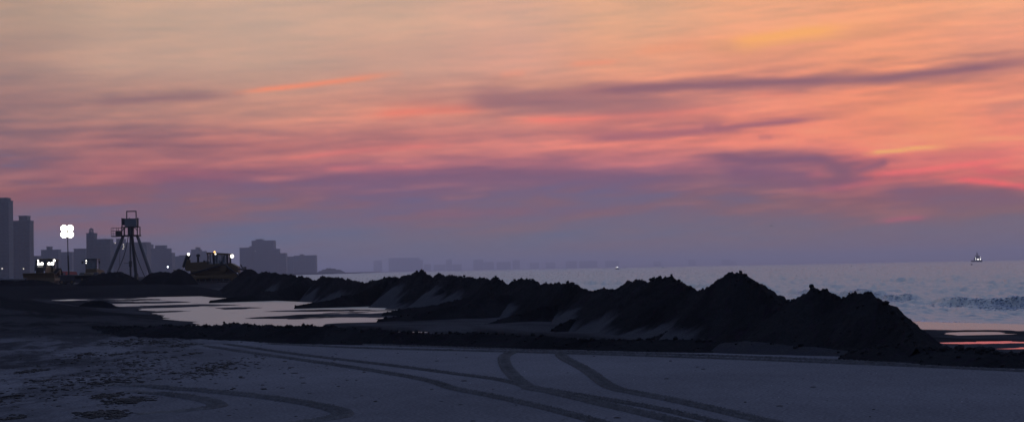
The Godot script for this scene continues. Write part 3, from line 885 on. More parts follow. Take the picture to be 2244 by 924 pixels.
func bulldozer(label: String, where: Vector3, turn: float, lamps: Array) -> Node3D:
	# local axes: +x forward, y up
	var t := thing("bulldozer", label, "bulldozer", where, turn, "bulldozers working on the fill")
	var st := new_st()
	box(st, Vector3(0.2, 1.0, 0), Vector3(4.6, 0.9, 1.5), Basis.IDENTITY, 0.08)
	put("chassis", done(st), mat.yellow, t)
	# engine hood, sloping a little to the grille
	st = new_st()
	prism(st, PackedVector2Array([Vector2(0.55, 1.35), Vector2(2.95, 1.35), Vector2(3.1, 1.5), Vector2(3.05, 2.18), Vector2(2.9, 2.26), Vector2(0.55, 2.34)]), -0.62, 0.62)
	var hood := put("hood", done(st), mat.yellow, t)
	for k in 7:
		box_part("grille_slat", Vector3(3.1, 1.5 + 0.095 * k, 0), Vector3(0.05, 0.045, 1.05), mat.steel, hood, 0.01)
	st = new_st()
	tube(st, Vector3(1.75, 2.28, -0.25), Vector3(1.75, 2.9, -0.25), 0.13, 0.12, 12)
	tube(st, Vector3(1.75, 2.9, -0.25), Vector3(1.75, 3.12, -0.25), 0.21, 0.21, 12)
	tube(st, Vector3(1.75, 3.12, -0.25), Vector3(1.75, 3.18, -0.25), 0.21, 0.10, 12)
	put("exhaust_stack", done(st), mat.steel, t)
	st = new_st()
	tube(st, Vector3(1.2, 2.3, 0.3), Vector3(1.2, 2.48, 0.3), 0.1, 0.1, 10)
	tube(st, Vector3(1.3, 2.44, 0.3), Vector3(0.85, 2.40, 0.3), 0.03, 0.03, 6)
	put("air_intake", done(st), mat.steel, t)
	# cab: floor box, six posts, roof, glass
	var cab := box_part("cab", Vector3(-0.5, 1.72, 0), Vector3(2.2, 0.72, 1.7), mat.yellow, t, 0.06)
	st = new_st()
	prism(st, PackedVector2Array([Vector2(0.72, 3.17), Vector2(0.72, 3.29), Vector2(0.45, 3.33), Vector2(-1.6, 3.18), Vector2(-1.78, 3.12), Vector2(-1.78, 3.00), Vector2(-1.2, 3.02)]), -0.95, 0.95)
	put("roof", done(st), mat.yellow, cab)
	for z in [-0.82, 0.82]:
		for q in [[0.55, 0.62, 0.09], [-0.05, -0.08, 0.24], [-0.95, -0.98, 0.10], [-1.52, -1.58, 0.22]]:
			st = new_st()
			box(st, Vector3((q[0] + q[1]) / 2, 2.6, z), Vector3(q[2], 1.16, 0.10), Basis(Vector3.BACK, -0.03), 0.02)
			put("post", done(st), mat.steel, cab)
		for q in [[0.28, 0.44], [-0.52, 0.72], [-1.25, 0.42]]:
			box_part("side_window", Vector3(q[0], 2.58, z), Vector3(q[1], 1.0, 0.012), mat.glass, cab, 0.0)
		box_part("door_rail", Vector3(-0.52, 2.42, z), Vector3(0.72, 0.035, 0.05), mat.steel, cab, 0.0)
	box_part("windscreen", Vector3(0.6, 2.6, 0), Vector3(0.012, 1.1, 1.5), mat.glass, cab, 0.0)
	box_part("rear_window", Vector3(-1.56, 2.6, 0), Vector3(0.012, 0.9, 1.5), mat.glass, cab, 0.0)
	st = new_st()
	box(st, Vector3(-0.75, 2.2, 0), Vector3(0.5, 0.3, 0.55), Basis.IDENTITY, 0.05)
	box(st, Vector3(-1.0, 2.55, 0), Vector3(0.14, 0.7, 0.55), Basis.IDENTITY, 0.05)
	put("seat", done(st), mat.steel, cab)
	# tank and ripper at the back
	st = new_st()
	prism(st, PackedVector2Array([Vector2(-1.6, 1.1), Vector2(-1.6, 2.15), Vector2(-2.0, 2.1), Vector2(-2.65, 1.72), Vector2(-2.7, 1.1)]), -0.75, 0.75)
	put("fuel_tank", done(st), mat.yellow, t)
	st = new_st()
	for z in [-0.5, 0.5]:
		tube(st, Vector3(-2.6, 1.5, z), Vector3(-3.3, 1.35, z), 0.09, 0.09, 8)
		tube(st, Vector3(-2.6, 0.8, z), Vector3(-3.3, 0.75, z), 0.11, 0.11, 8)
		box(st, Vector3(-3.3, 0.95, z), Vector3(0.14, 1.5, 0.12), Basis.IDENTITY, 0.02)
	box(st, Vector3(-3.3, 1.05, 0), Vector3(0.3, 0.35, 1.7), Basis.IDENTITY, 0.04)
	box(st, Vector3(-2.95, 1.75, 0), Vector3(0.12, 0.5, 0.2), Basis(Vector3.BACK, -0.5), 0.02)
	put("ripper", done(st), mat.steel, t)
	# high-drive crawler tracks
	for z in [-1.05, 1.05]:
		var pts := PackedVector2Array()
		for w in [[2.3, 0.56, 0.52], [-2.3, 0.56, 0.52], [-1.15, 1.55, 0.47]]:
			for k in 28:
				pts.append(Vector2(w[0] + w[2] * cos(TAU * k / 28), w[1] + w[2] * sin(TAU * k / 28)))
		var hull := Geometry2D.convex_hull(pts)
		hull.remove_at(hull.size() - 1)
		if Geometry2D.is_polygon_clockwise(hull):
			hull.reverse()
		st = new_st()
		var inner := PackedVector2Array()
		for k in hull.size():
			var a := hull[(k - 1 + hull.size()) % hull.size()]
			var b := hull[(k + 1) % hull.size()]
			var dir := (b - a).normalized()
			inner.append(hull[k] + Vector2(-dir.y, dir.x) * 0.09)
		for k in hull.size():
			var e := (k + 1) % hull.size()
			var q := [hull[k], hull[e], inner[e], inner[k]]
			for zz in [z - 0.29, z + 0.29]:
				quad(st, Vector3(q[0].x, q[0].y, zz), Vector3(q[1].x, q[1].y, zz), Vector3(q[2].x, q[2].y, zz), Vector3(q[3].x, q[3].y, zz))
			quad(st, Vector3(q[0].x, q[0].y, z - 0.29), Vector3(q[1].x, q[1].y, z - 0.29), Vector3(q[1].x, q[1].y, z + 0.29), Vector3(q[0].x, q[0].y, z + 0.29))
			quad(st, Vector3(q[3].x, q[3].y, z - 0.29), Vector3(q[2].x, q[2].y, z - 0.29), Vector3(q[2].x, q[2].y, z + 0.29), Vector3(q[3].x, q[3].y, z + 0.29))
			var n := maxi(1, int(hull[k].distance_to(hull[e]) / 0.2))
			for i in n:
				var g := hull[k].lerp(hull[e], (i + 0.5) / n)
				var dir := (hull[e] - hull[k]).normalized()
				box(st, Vector3(g.x + dir.y * 0.02, g.y - dir.x * 0.02, z), Vector3(0.03, 0.09, 0.56), Basis(Vector3.BACK, dir.angle()))
		var belt := put("crawler_track", done(st), mat.steel, t)
		for w in [["idler_wheel", 2.3, 0.56, 0.42], ["idler_wheel", -2.3, 0.56, 0.42], ["drive_sprocket", -1.15, 1.55, 0.38]]:
			tube_part(w[0], Vector3(w[1], w[2], z - 0.2), Vector3(w[1], w[2], z + 0.2), w[3], w[3], mat.yellow, belt, 18)
		for k in 6:
			tube_part("track_roller", Vector3(-1.6 + 0.64 * k, 0.32, z - 0.2), Vector3(-1.6 + 0.64 * k, 0.32, z + 0.2), 0.17, 0.17, mat.steel, belt, 12)
		box_part("track_frame", Vector3(0, 0.62, z), Vector3(4.2, 0.34, 0.3), mat.yellow, belt, 0.05)
	# blade, push arms, lift cylinders
	st = new_st()
	prism(st, PackedVector2Array([Vector2(4.05, 0.03), Vector2(4.12, 0.06), Vector2(3.86, 0.45), Vector2(3.8, 0.85), Vector2(3.92, 1.25), Vector2(4.14, 1.5), Vector2(4.05, 1.52), Vector2(3.78, 1.28), Vector2(3.66, 0.85), Vector2(3.72, 0.4)]), -1.95, 1.95)
	put("blade", done(st), mat.yellow, t)
	for z in [-1.45, 1.45]:
		st = new_st()
		box(st, Vector3(1.9, 0.6, z), Vector3(3.8, 0.3, 0.2), Basis(Vector3.BACK, -0.03), 0.04)
		put("push_arm", done(st), mat.yellow, t)
	for z in [-0.55, 0.55]:
		var a := Vector3(2.85, 3.12, z)
		var b := Vector3(3.62, 0.95, z)
		var cyl := tube_part("lift_cylinder", a, a.lerp(b, 0.62), 0.15, 0.15, mat.steel, t, 10)
		tube_part("rod", a.lerp(b, 0.62), b, 0.045, 0.045, mat.chrome, cyl, 8)
		box_part("bracket", Vector3(2.95, 2.35, z), Vector3(0.4, 0.5, 0.12), mat.yellow, cyl, 0.03)
	for q in lamps:
		if q[4] > 0.0:
			tube_part("lamp_bracket", q[0] - Vector3(0, 0.02, 0), q[0] + Vector3(0, 0.3, 0), 0.03, 0.03, mat.steel, t, 6)
		lamp_part(q[5] if q.size() > 5 else "work_light", q[0], q[1], q[2], t, q[3], q[6] if q.size() > 6 else Color(1.0, 0.98, 0.93))
	return t


func wheel(called: String, c: Vector3, axis: Vector3, r: float, w: float, parent: Node) -> void:
	var st := new_st()
	var a := c - axis * w / 2
	var b := c + axis * w / 2
	tube(st, a, a.lerp(b, 0.2), r * 0.86, r, 18)
	tube(st, a.lerp(b, 0.2), a.lerp(b, 0.8), r, r, 18)
	tube(st, a.lerp(b, 0.8), b, r, r * 0.86, 18)
	var o := put(called, done(st), mat.tyre, parent)
	tube_part("rim", a - axis * 0.01, b + axis * 0.01, r * 0.5, r * 0.5, mat.yellow, o, 14)


func loader(label: String, where: Vector3, turn: float) -> void:
	var t := thing("wheel_loader", label, "loader", where, turn)
	var st := new_st()
	prism(st, PackedVector2Array([Vector2(-2.8, 0.8), Vector2(-0.2, 0.8), Vector2(-0.2, 1.75), Vector2(-2.5, 1.65), Vector2(-2.85, 1.4)]), -0.7, 0.7)
	put("engine_body", done(st), mat.yellow, t)
	box_part("front_frame", Vector3(1.2, 1.0, 0), Vector3(2.2, 0.7, 0.9), mat.yellow, t, 0.08)
	var cab := box_part("cab", Vector3(0.1, 1.55, 0), Vector3(1.3, 0.6, 1.35), mat.yellow, t, 0.05)
	box_part("roof", Vector3(0.1, 3.0, 0), Vector3(1.6, 0.11, 1.5), mat.steel, cab, 0.03)
	for x in [-0.5, 0.68]:
		for z in [-0.62, 0.62]:
			box_part("post", Vector3(x, 2.4, z), Vector3(0.09, 1.12, 0.09), mat.steel, cab, 0.02)
	for z in [-0.62, 0.62]:
		box_part("side_window", Vector3(0.09, 2.4, z), Vector3(1.1, 1.1, 0.012), mat.glass, cab, 0.0)
	for x in [-0.5, 0.68]:
		box_part("window", Vector3(x, 2.4, 0), Vector3(0.012, 1.1, 1.15), mat.glass, cab, 0.0)
	for z in [-1, 1]:
		var m := tube_part("mirror_arm", Vector3(0.7, 2.75, z * 0.66), Vector3(0.8, 2.75, z * 0.98), 0.02, 0.02, mat.steel, t, 6)
		box_part("mirror", Vector3(0.82, 2.62, z * 1.0), Vector3(0.06, 0.3, 0.2), mat.steel, m, 0.02)
		wheel("wheel", Vector3(1.55, 0.72, z * 0.85), Vector3.BACK, 0.72, 0.5, t)
		wheel("wheel", Vector3(-1.55, 0.72, z * 0.85), Vector3.BACK, 0.72, 0.5, t)
		st = new_st()
		box(st, Vector3(2.3, 0.95, z * 0.45), Vector3(1.8, 0.25, 0.14), Basis(Vector3.BACK, -0.45), 0.03)
		put("lift_arm", done(st), mat.yellow, t)
	st = new_st()
	prism(st, PackedVector2Array([Vector2(2.9, 0.1), Vector2(3.9, 0.06), Vector2(3.9, 0.12), Vector2(3.1, 0.25), Vector2(3.0, 0.7), Vector2(3.3, 1.1), Vector2(3.2, 1.12), Vector2(2.85, 0.8)]), -1.25, 1.25)
	put("bucket", done(st), mat.steel, t)
	lamp_part("work_light", Vector3(0.78, 2.82, 0.55), Vector3(1, -0.05, 0), 0.07, t, 0.6)
	lamp_part("work_light", Vector3(0.78, 2.55, 0.57), Vector3(1, -0.05, 0), 0.05, t, 0.3)


func light_mast(where: Vector3, lamp_y: float) -> void:
	var t := thing("floodlight_mast", "tall thin mast with four blazing round floodlights", "floodlight", where)
	box_part("trailer", Vector3(0.3, 0.75, 0), Vector3(2.2, 0.9, 1.2), mat.steel, t, 0.08)
	for x in [-0.5, 0.7]:
		for z in [-0.68, 0.68]:
			wheel("wheel", Vector3(x, 0.32, z), Vector3.BACK, 0.32, 0.2, t)
	var top := lamp_y - where.y
	var st := new_st()
	tube(st, Vector3(0.15, 0.4, 0), Vector3(0.05, top * 0.55, 0), 0.10, 0.09, 10)
	tube(st, Vector3(0.05, top * 0.5, 0), Vector3(0, top + 0.6, 0), 0.06, 0.05, 10)
	put("mast", done(st), mat.steel, t)
	st = new_st()
	for y in [top - 0.4, top + 0.42]:
		box_part("crossbar", Vector3(0, y, -0.12), Vector3(1.5, 0.07, 0.07), mat.steel, t, 0.01)
	for x in [-0.38, 0.38]:
		for y in [-0.38, 0.38]:
			lamp_part("flood_lamp", Vector3(x, top + y, 0.12 + (0.03 if x * y > 0 else 0.0)), Vector3(0.28, -0.12, 1), 0.44, t, 0.25, Color(1.0, 0.98, 0.90), 6.0)


func van(label: String, where: Vector3, turn: float) -> void:
	var t := thing("van", label, "van", where, turn)
	var st := new_st()
	prism(st, PackedVector2Array([Vector2(-2.2, 0.4), Vector2(2.2, 0.4), Vector2(2.25, 0.95), Vector2(1.5, 1.15), Vector2(0.95, 1.95), Vector2(-2.05, 2.05), Vector2(-2.25, 1.2)]), -0.86, 0.86)
	var body := put("body", done(st), mat.red, t)
	box_part("rear_window", Vector3(-2.17, 1.55, 0), Vector3(0.03, 0.5, 1.3), mat.glass_dark, body, 0.0, Basis(Vector3.BACK, -0.2))
	box_part("bumper", Vector3(-2.28, 0.5, 0), Vector3(0.14, 0.2, 1.7), mat.steel, t, 0.03)
	box_part("roof_rack", Vector3(-0.6, 2.14, 0), Vector3(2.6, 0.07, 1.5), mat.chrome, t, 0.02)
	for x in [-1.4, 1.4]:
		for z in [-0.82, 0.82]:
			wheel("wheel", Vector3(x, 0.36, z), Vector3.BACK, 0.36, 0.24, t)
	for z in [-0.55, 0.55]:
		var l := box_part("tail_light", Vector3(-2.29, 1.25, z), Vector3(0.05, 0.18, 0.6), glow(Color(1.0, 0.04, 0.02), 1.6), t, 0.01)
		var lt := OmniLight3D.new()
		lt.light_color = Color(1.0, 0.1, 0.05)
		lt.light_energy = 0.12
		lt.omni_range = 30.0
		lt.omni_attenuation = 2.0
		lt.light_size = 0.1
		lt.shadow_enabled = true
		l.add_child(lt)
		lt.position = Vector3(-2.42, 1.25, z)
	box_part("plate_light", Vector3(-2.27, 1.5, 0.1), Vector3(0.04, 0.12, 0.12), glow(Color(1, 0.95, 0.8), 1.5), t, 0.0)


func tripod_tower(where: Vector3) -> void:
	# a survey buggy: a working platform high up on three long legs with wheels
	var t := thing("tripod_tower", "tall three-legged steel tower with a cabin, side balcony and top frame", "tower", where)
	var s := 280.0 / 3453.0
	# local: x right, y up from the ground at the foot; picture measures turned into metres once
	var foot := [Vector3(-4.1, 0, 1.4), Vector3(3.9, 0, 1.4), Vector3(0.0, 0, -3.6)]
	var head := [Vector3(-1.25, 8.05, 0.5), Vector3(1.25, 8.05, 0.5), Vector3(0, 8.05, -0.8)]
	for k in 3:
		tube_part("leg", head[k], foot[k] + Vector3(0, 0.7, 0), 0.27, 0.30, mat.steel_grey, t, 12)
		wheel("wheel", foot[k] + Vector3(0, 0.75, 0), Vector3.RIGHT, 0.75, 0.5, t)
	var st := new_st()
	tube(st, Vector3(0, 9.5, 0.5), Vector3(0, 3.6, 0.5), 0.17, 0.15, 12)
	put("hose_riser", done(st), mat.steel_grey, t)
	st = new_st()
	tube(st, Vector3(0, 3.6, 0.5), Vector3(0, 3.2, 0.5), 0.3, 0.34, 10)
	box(st, Vector3(0, 2.9, 0.5), Vector3(0.5, 0.7, 0.5), Basis.IDENTITY, 0.04)
	box(st, Vector3(-0.7, 3.2, 0.5), Vector3(0.9, 0.08, 0.4), Basis.IDENTITY, 0.01)
	box(st, Vector3(0, 1.3, 0.5), Vector3(0.3, 2.6, 0.3), Basis.IDENTITY, 0.03)
	put("winch", done(st), mat.steel, t)
	# lower deck with braces
	box_part("deck", Vector3(0, 8.08, 0), Vector3(3.1, 0.26, 2.4), mat.steel, t, 0.02)
	st = new_st()
	for x in [-1.38, 1.38]:
		for z in [-1.0, 1.0]:
			box(st, Vector3(x, 8.9, z), Vector3(0.16, 1.7, 0.16), Basis.IDENTITY, 0.01)
		for k in 6:
			var a := PI / 2 * k / 6
			var b := PI / 2 * (k + 1) / 6
			tube(st, Vector3(x - signf(x) * (0.9 - 0.9 * cos(a)), 8.65 + 0.9 * sin(a), 1.0), Vector3(x - signf(x) * (0.9 - 0.9 * cos(b)), 8.65 + 0.9 * sin(b), 1.0), 0.07, 0.07, 6)
	box(st, Vector3(0, 8.85, 0), Vector3(0.95, 1.45, 0.9), Basis.IDENTITY, 0.04)
	box(st, Vector3(0, 9.62, 0), Vector3(2.9, 0.14, 2.2), Basis.IDENTITY, 0.02)
	put("brace_frame", done(st), mat.steel, t)
	# cabin
	var cab := box_part("cabin", Vector3(0.15, 10.38, 0.05), Vector3(2.1, 1.3, 1.9), mat.steel_pale, t, 0.05)
	for x in [-1.36, 1.46]:
		box_part("corner_post", Vector3(x, 10.35, 0.9), Vector3(0.18, 1.75, 0.16), mat.steel, cab, 0.02)
	box_part("equipment_box", Vector3(-1.1, 10.55, 0.5), Vector3(0.42, 1.2, 0.8), mat.steel, cab, 0.03)
	box_part("cabin_roof", Vector3(0.05, 11.06, 0), Vector3(2.5, 0.08, 2.1), mat.steel, cab, 0.01)
	tube_part("roof_hatch", Vector3(-0.1, 11.1, 0.6), Vector3(-0.1, 11.22, 0.6), 0.14, 0.1, mat.steel, cab, 10)
	st = new_st()
	for x in [-0.72, 0.95]:
		box(st, Vector3(x, 11.75, 0), Vector3(0.17, 1.4, 0.17), Basis.IDENTITY, 0.01)
	box(st, Vector3(0.115, 12.42, 0), Vector3(1.79, 0.2, 0.16), Basis.IDENTITY, 0.02)
	put("top_frame", done(st), mat.steel, t)
	# balcony on the left
	var bal := box_part("balcony", Vector3(-2.35, 8.02, 0.2), Vector3(2.0, 0.16, 1.4), mat.steel, t, 0.02)
	for z in [-0.45, 0.85]:
		for y in [8.5, 8.95, 9.5]:
			box_part("rail", Vector3(-2.35, y, z), Vector3(1.96, 0.05, 0.05), mat.steel, bal, 0.0)
		for x in [-3.3, -2.35, -1.4]:
			box_part("rail_post", Vector3(x, 8.78, z), Vector3(0.06, 1.4, 0.07), mat.steel, bal, 0.0)
	for y in [8.5, 8.95, 9.5]:
		box_part("rail", Vector3(-3.3, y, 0.2), Vector3(0.05, 0.05, 1.3), mat.steel, bal, 0.0)
	box_part("generator", Vector3(-2.15, 8.55, 0.2), Vector3(0.95, 0.85, 0.8), mat.steel, bal, 0.06)
	tube_part("exhaust", Vector3(-2.2, 8.95, 0.2), Vector3(-2.2, 9.4, 0.2), 0.05, 0.05, mat.steel, bal, 8)
	# sagging hoses and a hanging line
	for q in [[Vector3(-0.35, 7.95, 0.6), Vector3(-2.3, 1.6, 1.0), 0.9], [Vector3(0.3, 7.95, 0.6), Vector3(2.7, 0.6, 1.0), 0.9]]:
		st = new_st()
		var prev: Vector3 = q[0]
		for k in range(1, 15):
			var w := k / 14.0
			var p: Vector3 = q[0].lerp(q[1], w) - Vector3(signf(q[1].x) * sin(PI * w) * q[2] * 0.35, 0, 0)
			tube(st, prev, p, 0.07, 0.07, 6)
			prev = p
		put("hose", done(st), mat.tyre, t)
	tube_part("hanging_line", Vector3(-1.75, 6.3, 0.7), Vector3(-1.95, 2.8, 0.7), 0.03, 0.03, mat.tyre, t, 6)


# ------------------------------------------------------------ the town
func make_city() -> void:
	for b in CITY:
		var d: float = b[0]
		var blocks: Array = b[4]
		var x0 := 1e9
		var x1 := -1e9
		for q in blocks:
			x0 = minf(x0, q[0])
			x1 = maxf(x1, q[1])
		var mid := (x0 + x1) / 2
		var base: float = 1.1
		var t := thing("building", b[1], "building", Vector3(mid, base, -d), 0.0, "buildings of the seaside town")
		var depth := clampf((x1 - x0) * 0.5, 12.0, 30.0)
		var wall_mat: Material = [mat.wall, mat.wall_grey, mat.wall_tan][used.building % 3]
		var k := 0
		for q in blocks:
			var w: float = q[1] - q[0]
			var h: float = q[2] - base
			var dep := depth - 1.7 * k
			var st := new_st()
			box(st, Vector3((q[0] + q[1]) / 2 - mid, h / 2 - 0.4, -dep / 2 - 0.55 * k), Vector3(w, h + 0.8, dep), Basis.IDENTITY, 0.2)
			var wing := put("wall", done(st), wall_mat, t)
			st = new_st()
			box(st, Vector3((q[0] + q[1]) / 2 - mid, h + 0.35, -dep / 2 - 0.55 * k), Vector3(w + 0.6, 0.75, dep + 0.6), Basis.IDENTITY, 0.1)
			put("parapet", done(st), wall_mat, wing)
			if d < 3500.0 and h > 9.0 and w > 6.0:
				var storeys := int((h - 2.0) / 3.1)
				var bays := maxi(2, int(w / 4.2))
				var win := new_st()
				var slab := new_st()
				for i in storeys:
					var y := 2.2 + 3.1 * i
					for j in bays:
						box(win, Vector3(q[0] - mid + w * (j + 0.5) / bays, y, -0.55 * k + 0.02), Vector3(w / bays * 0.55, 1.7, 0.08))
					if b[3] == 1:
						box(slab, Vector3((q[0] + q[1]) / 2 - mid, y + 1.35, -0.55 * k + 0.6), Vector3(w * 0.94, 0.2, 1.15))
				put("windows", done(win), mat.glass_dark, wing).set_meta("kind", "stuff")
				if b[3] == 1 and storeys > 0:
					put("balcony_slabs", done(slab), wall_mat, wing).set_meta("kind", "stuff")
			k += 1
		if b[1].contains("roofed cupola"):
			var cx: float = (blocks[1][0] + blocks[1][1]) / 2 - mid
			var y: float = blocks[1][2] - base + 0.8
			var cup := tube_part("cupola", Vector3(cx, y, -4), Vector3(cx, y + 1.0, -4), 2.4, 2.4, wall_mat, t, 8)
			for i in 8:
				var a := TAU * i / 8
				tube_part("column", Vector3(cx + 1.9 * cos(a), y + 1.0, -4 + 1.9 * sin(a)), Vector3(cx + 1.9 * cos(a), y + 3.0, -4 + 1.9 * sin(a)), 0.28, 0.28, wall_mat, cup, 6)
			tube_part("cupola_roof", Vector3(cx, y + 3.0, -4), Vector3(cx, y + 5.0, -4), 2.8, 0.1, wall_mat, cup, 8)
			for i in 6:
				var xx: float = lerpf(blocks[0][0], blocks[0][1], 0.12 + 0.11 * i) - mid
				tube_part("antenna", Vector3(xx, blocks[0][2] - base, -3), Vector3(xx, blocks[0][2] - base + 1.5 + 0.9 * (i % 3), -3), 0.09, 0.06, mat.steel, t, 5)
		if b[1].contains("lit windows"):
			for q in [[0.02, 17], [0.02, 19.5], [0.02, 22], [0.02, 24.5], [0.02, 27], [0.16, 42], [0.38, 40], [0.39, 37.5], [0.37, 35]]:
				var c := Vector3(lerpf(x0, x1, q[0]) - mid, q[1] - 1.0, 0.3)
				lit(c, 0.8, t)
		if b[1].contains("flat-topped"):
			lit(Vector3(lerpf(x0, x1, 0.34) - mid, 44.0, 0.3), 0.9, t)
		if b[1].contains("tallest"):
			lit(Vector3(-0.5 + (0.0 + blocks[0][1] - mid) - 5.0, 9.0, 0.3), 0.8, t)


func lit(c: Vector3, size: float, parent: Node) -> void:
	box_part("lit_window", c, Vector3(size, size, 0.15), mat.lit, parent, 0.0)


func street_lamp(label: String, where: Vector3, h: float, r: float) -> void:
	var t := thing("street_lamp", label, "street lamp", where, 0.0, "distant street lamps")
	tube_part("pole", Vector3.ZERO, Vector3(0, h, 0), 0.1, 0.07, mat.steel, t, 6)
	var s := SphereMesh.new()
	s.radius = r
	s.height = r * 2
	s.radial_segments = 12
	s.rings = 6
	var o := put("lamp_globe", s, glow(Color(0.95, 0.97, 1.0), 5.0), t)
	o.position = Vector3(0, h, 0)
	var l := OmniLight3D.new()
	l.light_color = Color(0.95, 0.97, 1.0)
	l.light_energy = 2.0
	l.light_size = r
	l.omni_range = 60.0
	l.omni_attenuation = 2.0
	l.shadow_enabled = true
	t.add_child(l)
	l.position = Vector3(0, h, r + 0.1)


# ------------------------------------------------------------ on the sea and in the air
func ship(where: Vector3) -> void:
	var t := thing("ship", "dark lit work ship with a tall mast on the right horizon", "ship", where)
	var st := new_st()
	prism(st, PackedVector2Array([Vector2(-4.6, -0.6), Vector2(4.6, -0.6), Vector2(5.6, 2.2), Vector2(5.1, 2.6), Vector2(-5.1, 2.6), Vector2(-5.6, 2.2)]), -18, 3)
	put("hull", done(st), mat.ship, t)
	box_part("deckhouse", Vector3(0, 4.4, -4), Vector3(7.8, 3.6, 8), mat.ship, t, 0.2)
	box_part("bridge", Vector3(0.2, 7.4, -4), Vector3(5.4, 2.6, 5), mat.ship, t, 0.2)
	box_part("bridge_wing", Vector3(0.2, 8.85, -4), Vector3(6.6, 0.3, 5.5), mat.ship, t, 0.05)
	st = new_st()
	tube(st, Vector3(0, 8.9, -4), Vector3(-0.3, 15.5, -4), 0.8, 0.15, 8)
	for x in [-2.4, 2.2]:
		tube(st, Vector3(x, 8.9, -4), Vector3(-0.2, 13.4, -4), 0.14, 0.12, 6)
	box(st, Vector3(-0.2, 12.2, -4), Vector3(2.2, 0.9, 0.6), Basis.IDENTITY, 0.1)
	put("mast", done(st), mat.ship, t)
	tube_part("davit", Vector3(4.4, 2.6, -2), Vector3(4.2, 6.2, -2), 0.25, 0.2, mat.ship, t, 6)
	for q in [[-0.3, 3.8, 0.7], [3.0, 3.9, 0.5], [-3.3, 3.9, 0.3], [-3.8, 6.0, 0.25], [3.2, 6.4, 0.25]]:
		var s := SphereMesh.new()
		s.radius = q[2]
		s.height = q[2] * 2
		s.radial_segments = 12
		s.rings = 6
		var o := put("deck_lamp", s, glow(Color(1, 0.98, 0.95), 5.0), t)
		o.position = Vector3(q[0], q[1], 0.6)
		var l := OmniLight3D.new()
		l.light_energy = 3.0
		l.omni_range = 60.0
		l.omni_attenuation = 2.0
		l.light_size = 0.5
		l.shadow_enabled = true
		t.add_child(l)
		l.position = Vector3(q[0], q[1], 0.6 + q[2] + 0.3)


func boat(label: String, where: Vector3, s: float, lamp: bool) -> void:
	var t := thing("boat", label, "boat", where, 0.4, "small boats out on the sea")
	var st := new_st()
	prism(st, PackedVector2Array([Vector2(-2.6 * s, -0.3 * s), Vector2(2.2 * s, -0.3 * s), Vector2(3.2 * s, 1.2 * s), Vector2(-2.7 * s, 0.9 * s)]), -0.9 * s, 0.9 * s)
	put("hull", done(st), mat.ship, t)
	box_part("wheelhouse", Vector3(-0.3 * s, 1.7 * s, 0), Vector3(1.7 * s, 1.7 * s, 1.3 * s), mat.ship, t, 0.1)
	tube_part("mast", Vector3(-0.5 * s, 2.5 * s, 0), Vector3(-0.5 * s, 4.0 * s, 0), 0.08 * s, 0.05 * s, mat.ship, t, 6)
	if lamp:
		for q in [[-1.0, 2.7, 0.45], [0.1, 3.3, 0.5], [1.0, 3.35, 0.5]]:
			var m := SphereMesh.new()
			m.radius = q[2] * s * 0.55
			m.height = q[2] * s * 1.1
			m.radial_segments = 10
			m.rings = 5
			var o := put("deck_lamp", m, glow(Color(1, 1, 0.96), 4.0), t)
			o.position = Vector3(q[0] * s, q[1] * s, 0.7 * s)
		box_part("lamp_rail", Vector3(0, 2.9 * s, 0.4 * s), Vector3(2.4 * s, 0.12 * s, 0.12 * s), mat.ship, t, 0.0)
		var l := OmniLight3D.new()
		l.light_energy = 2.0
		l.omni_range = 60.0
		l.omni_attenuation = 2.0
		l.light_size = 0.5
		l.shadow_enabled = true
		t.add_child(l)
		l.position = Vector3(0, 3.2 * s, 1.5 * s)


func buoy(label: String, where: Vector3, r: float) -> void:
	var t := thing("buoy", label, "buoy", where, 0.0, "dark buoys floating off the beach")
	var s := SphereMesh.new()
	s.radius = r
	s.height = r * 1.9
	s.radial_segments = 20
	s.rings = 10
	put("float", s, mat.tyre, t).position = Vector3(0, r * 0.55, 0)
	tube_part("collar", Vector3(0, r * 0.2, 0), Vector3(0, r * 0.42, 0), r * 1.06, r * 1.06, mat.steel, t, 16)
	tube_part("lifting_eye", Vector3(0, r * 1.4, 0), Vector3(0, r * 1.75, 0), r * 0.12, r * 0.08, mat.steel, t, 8)


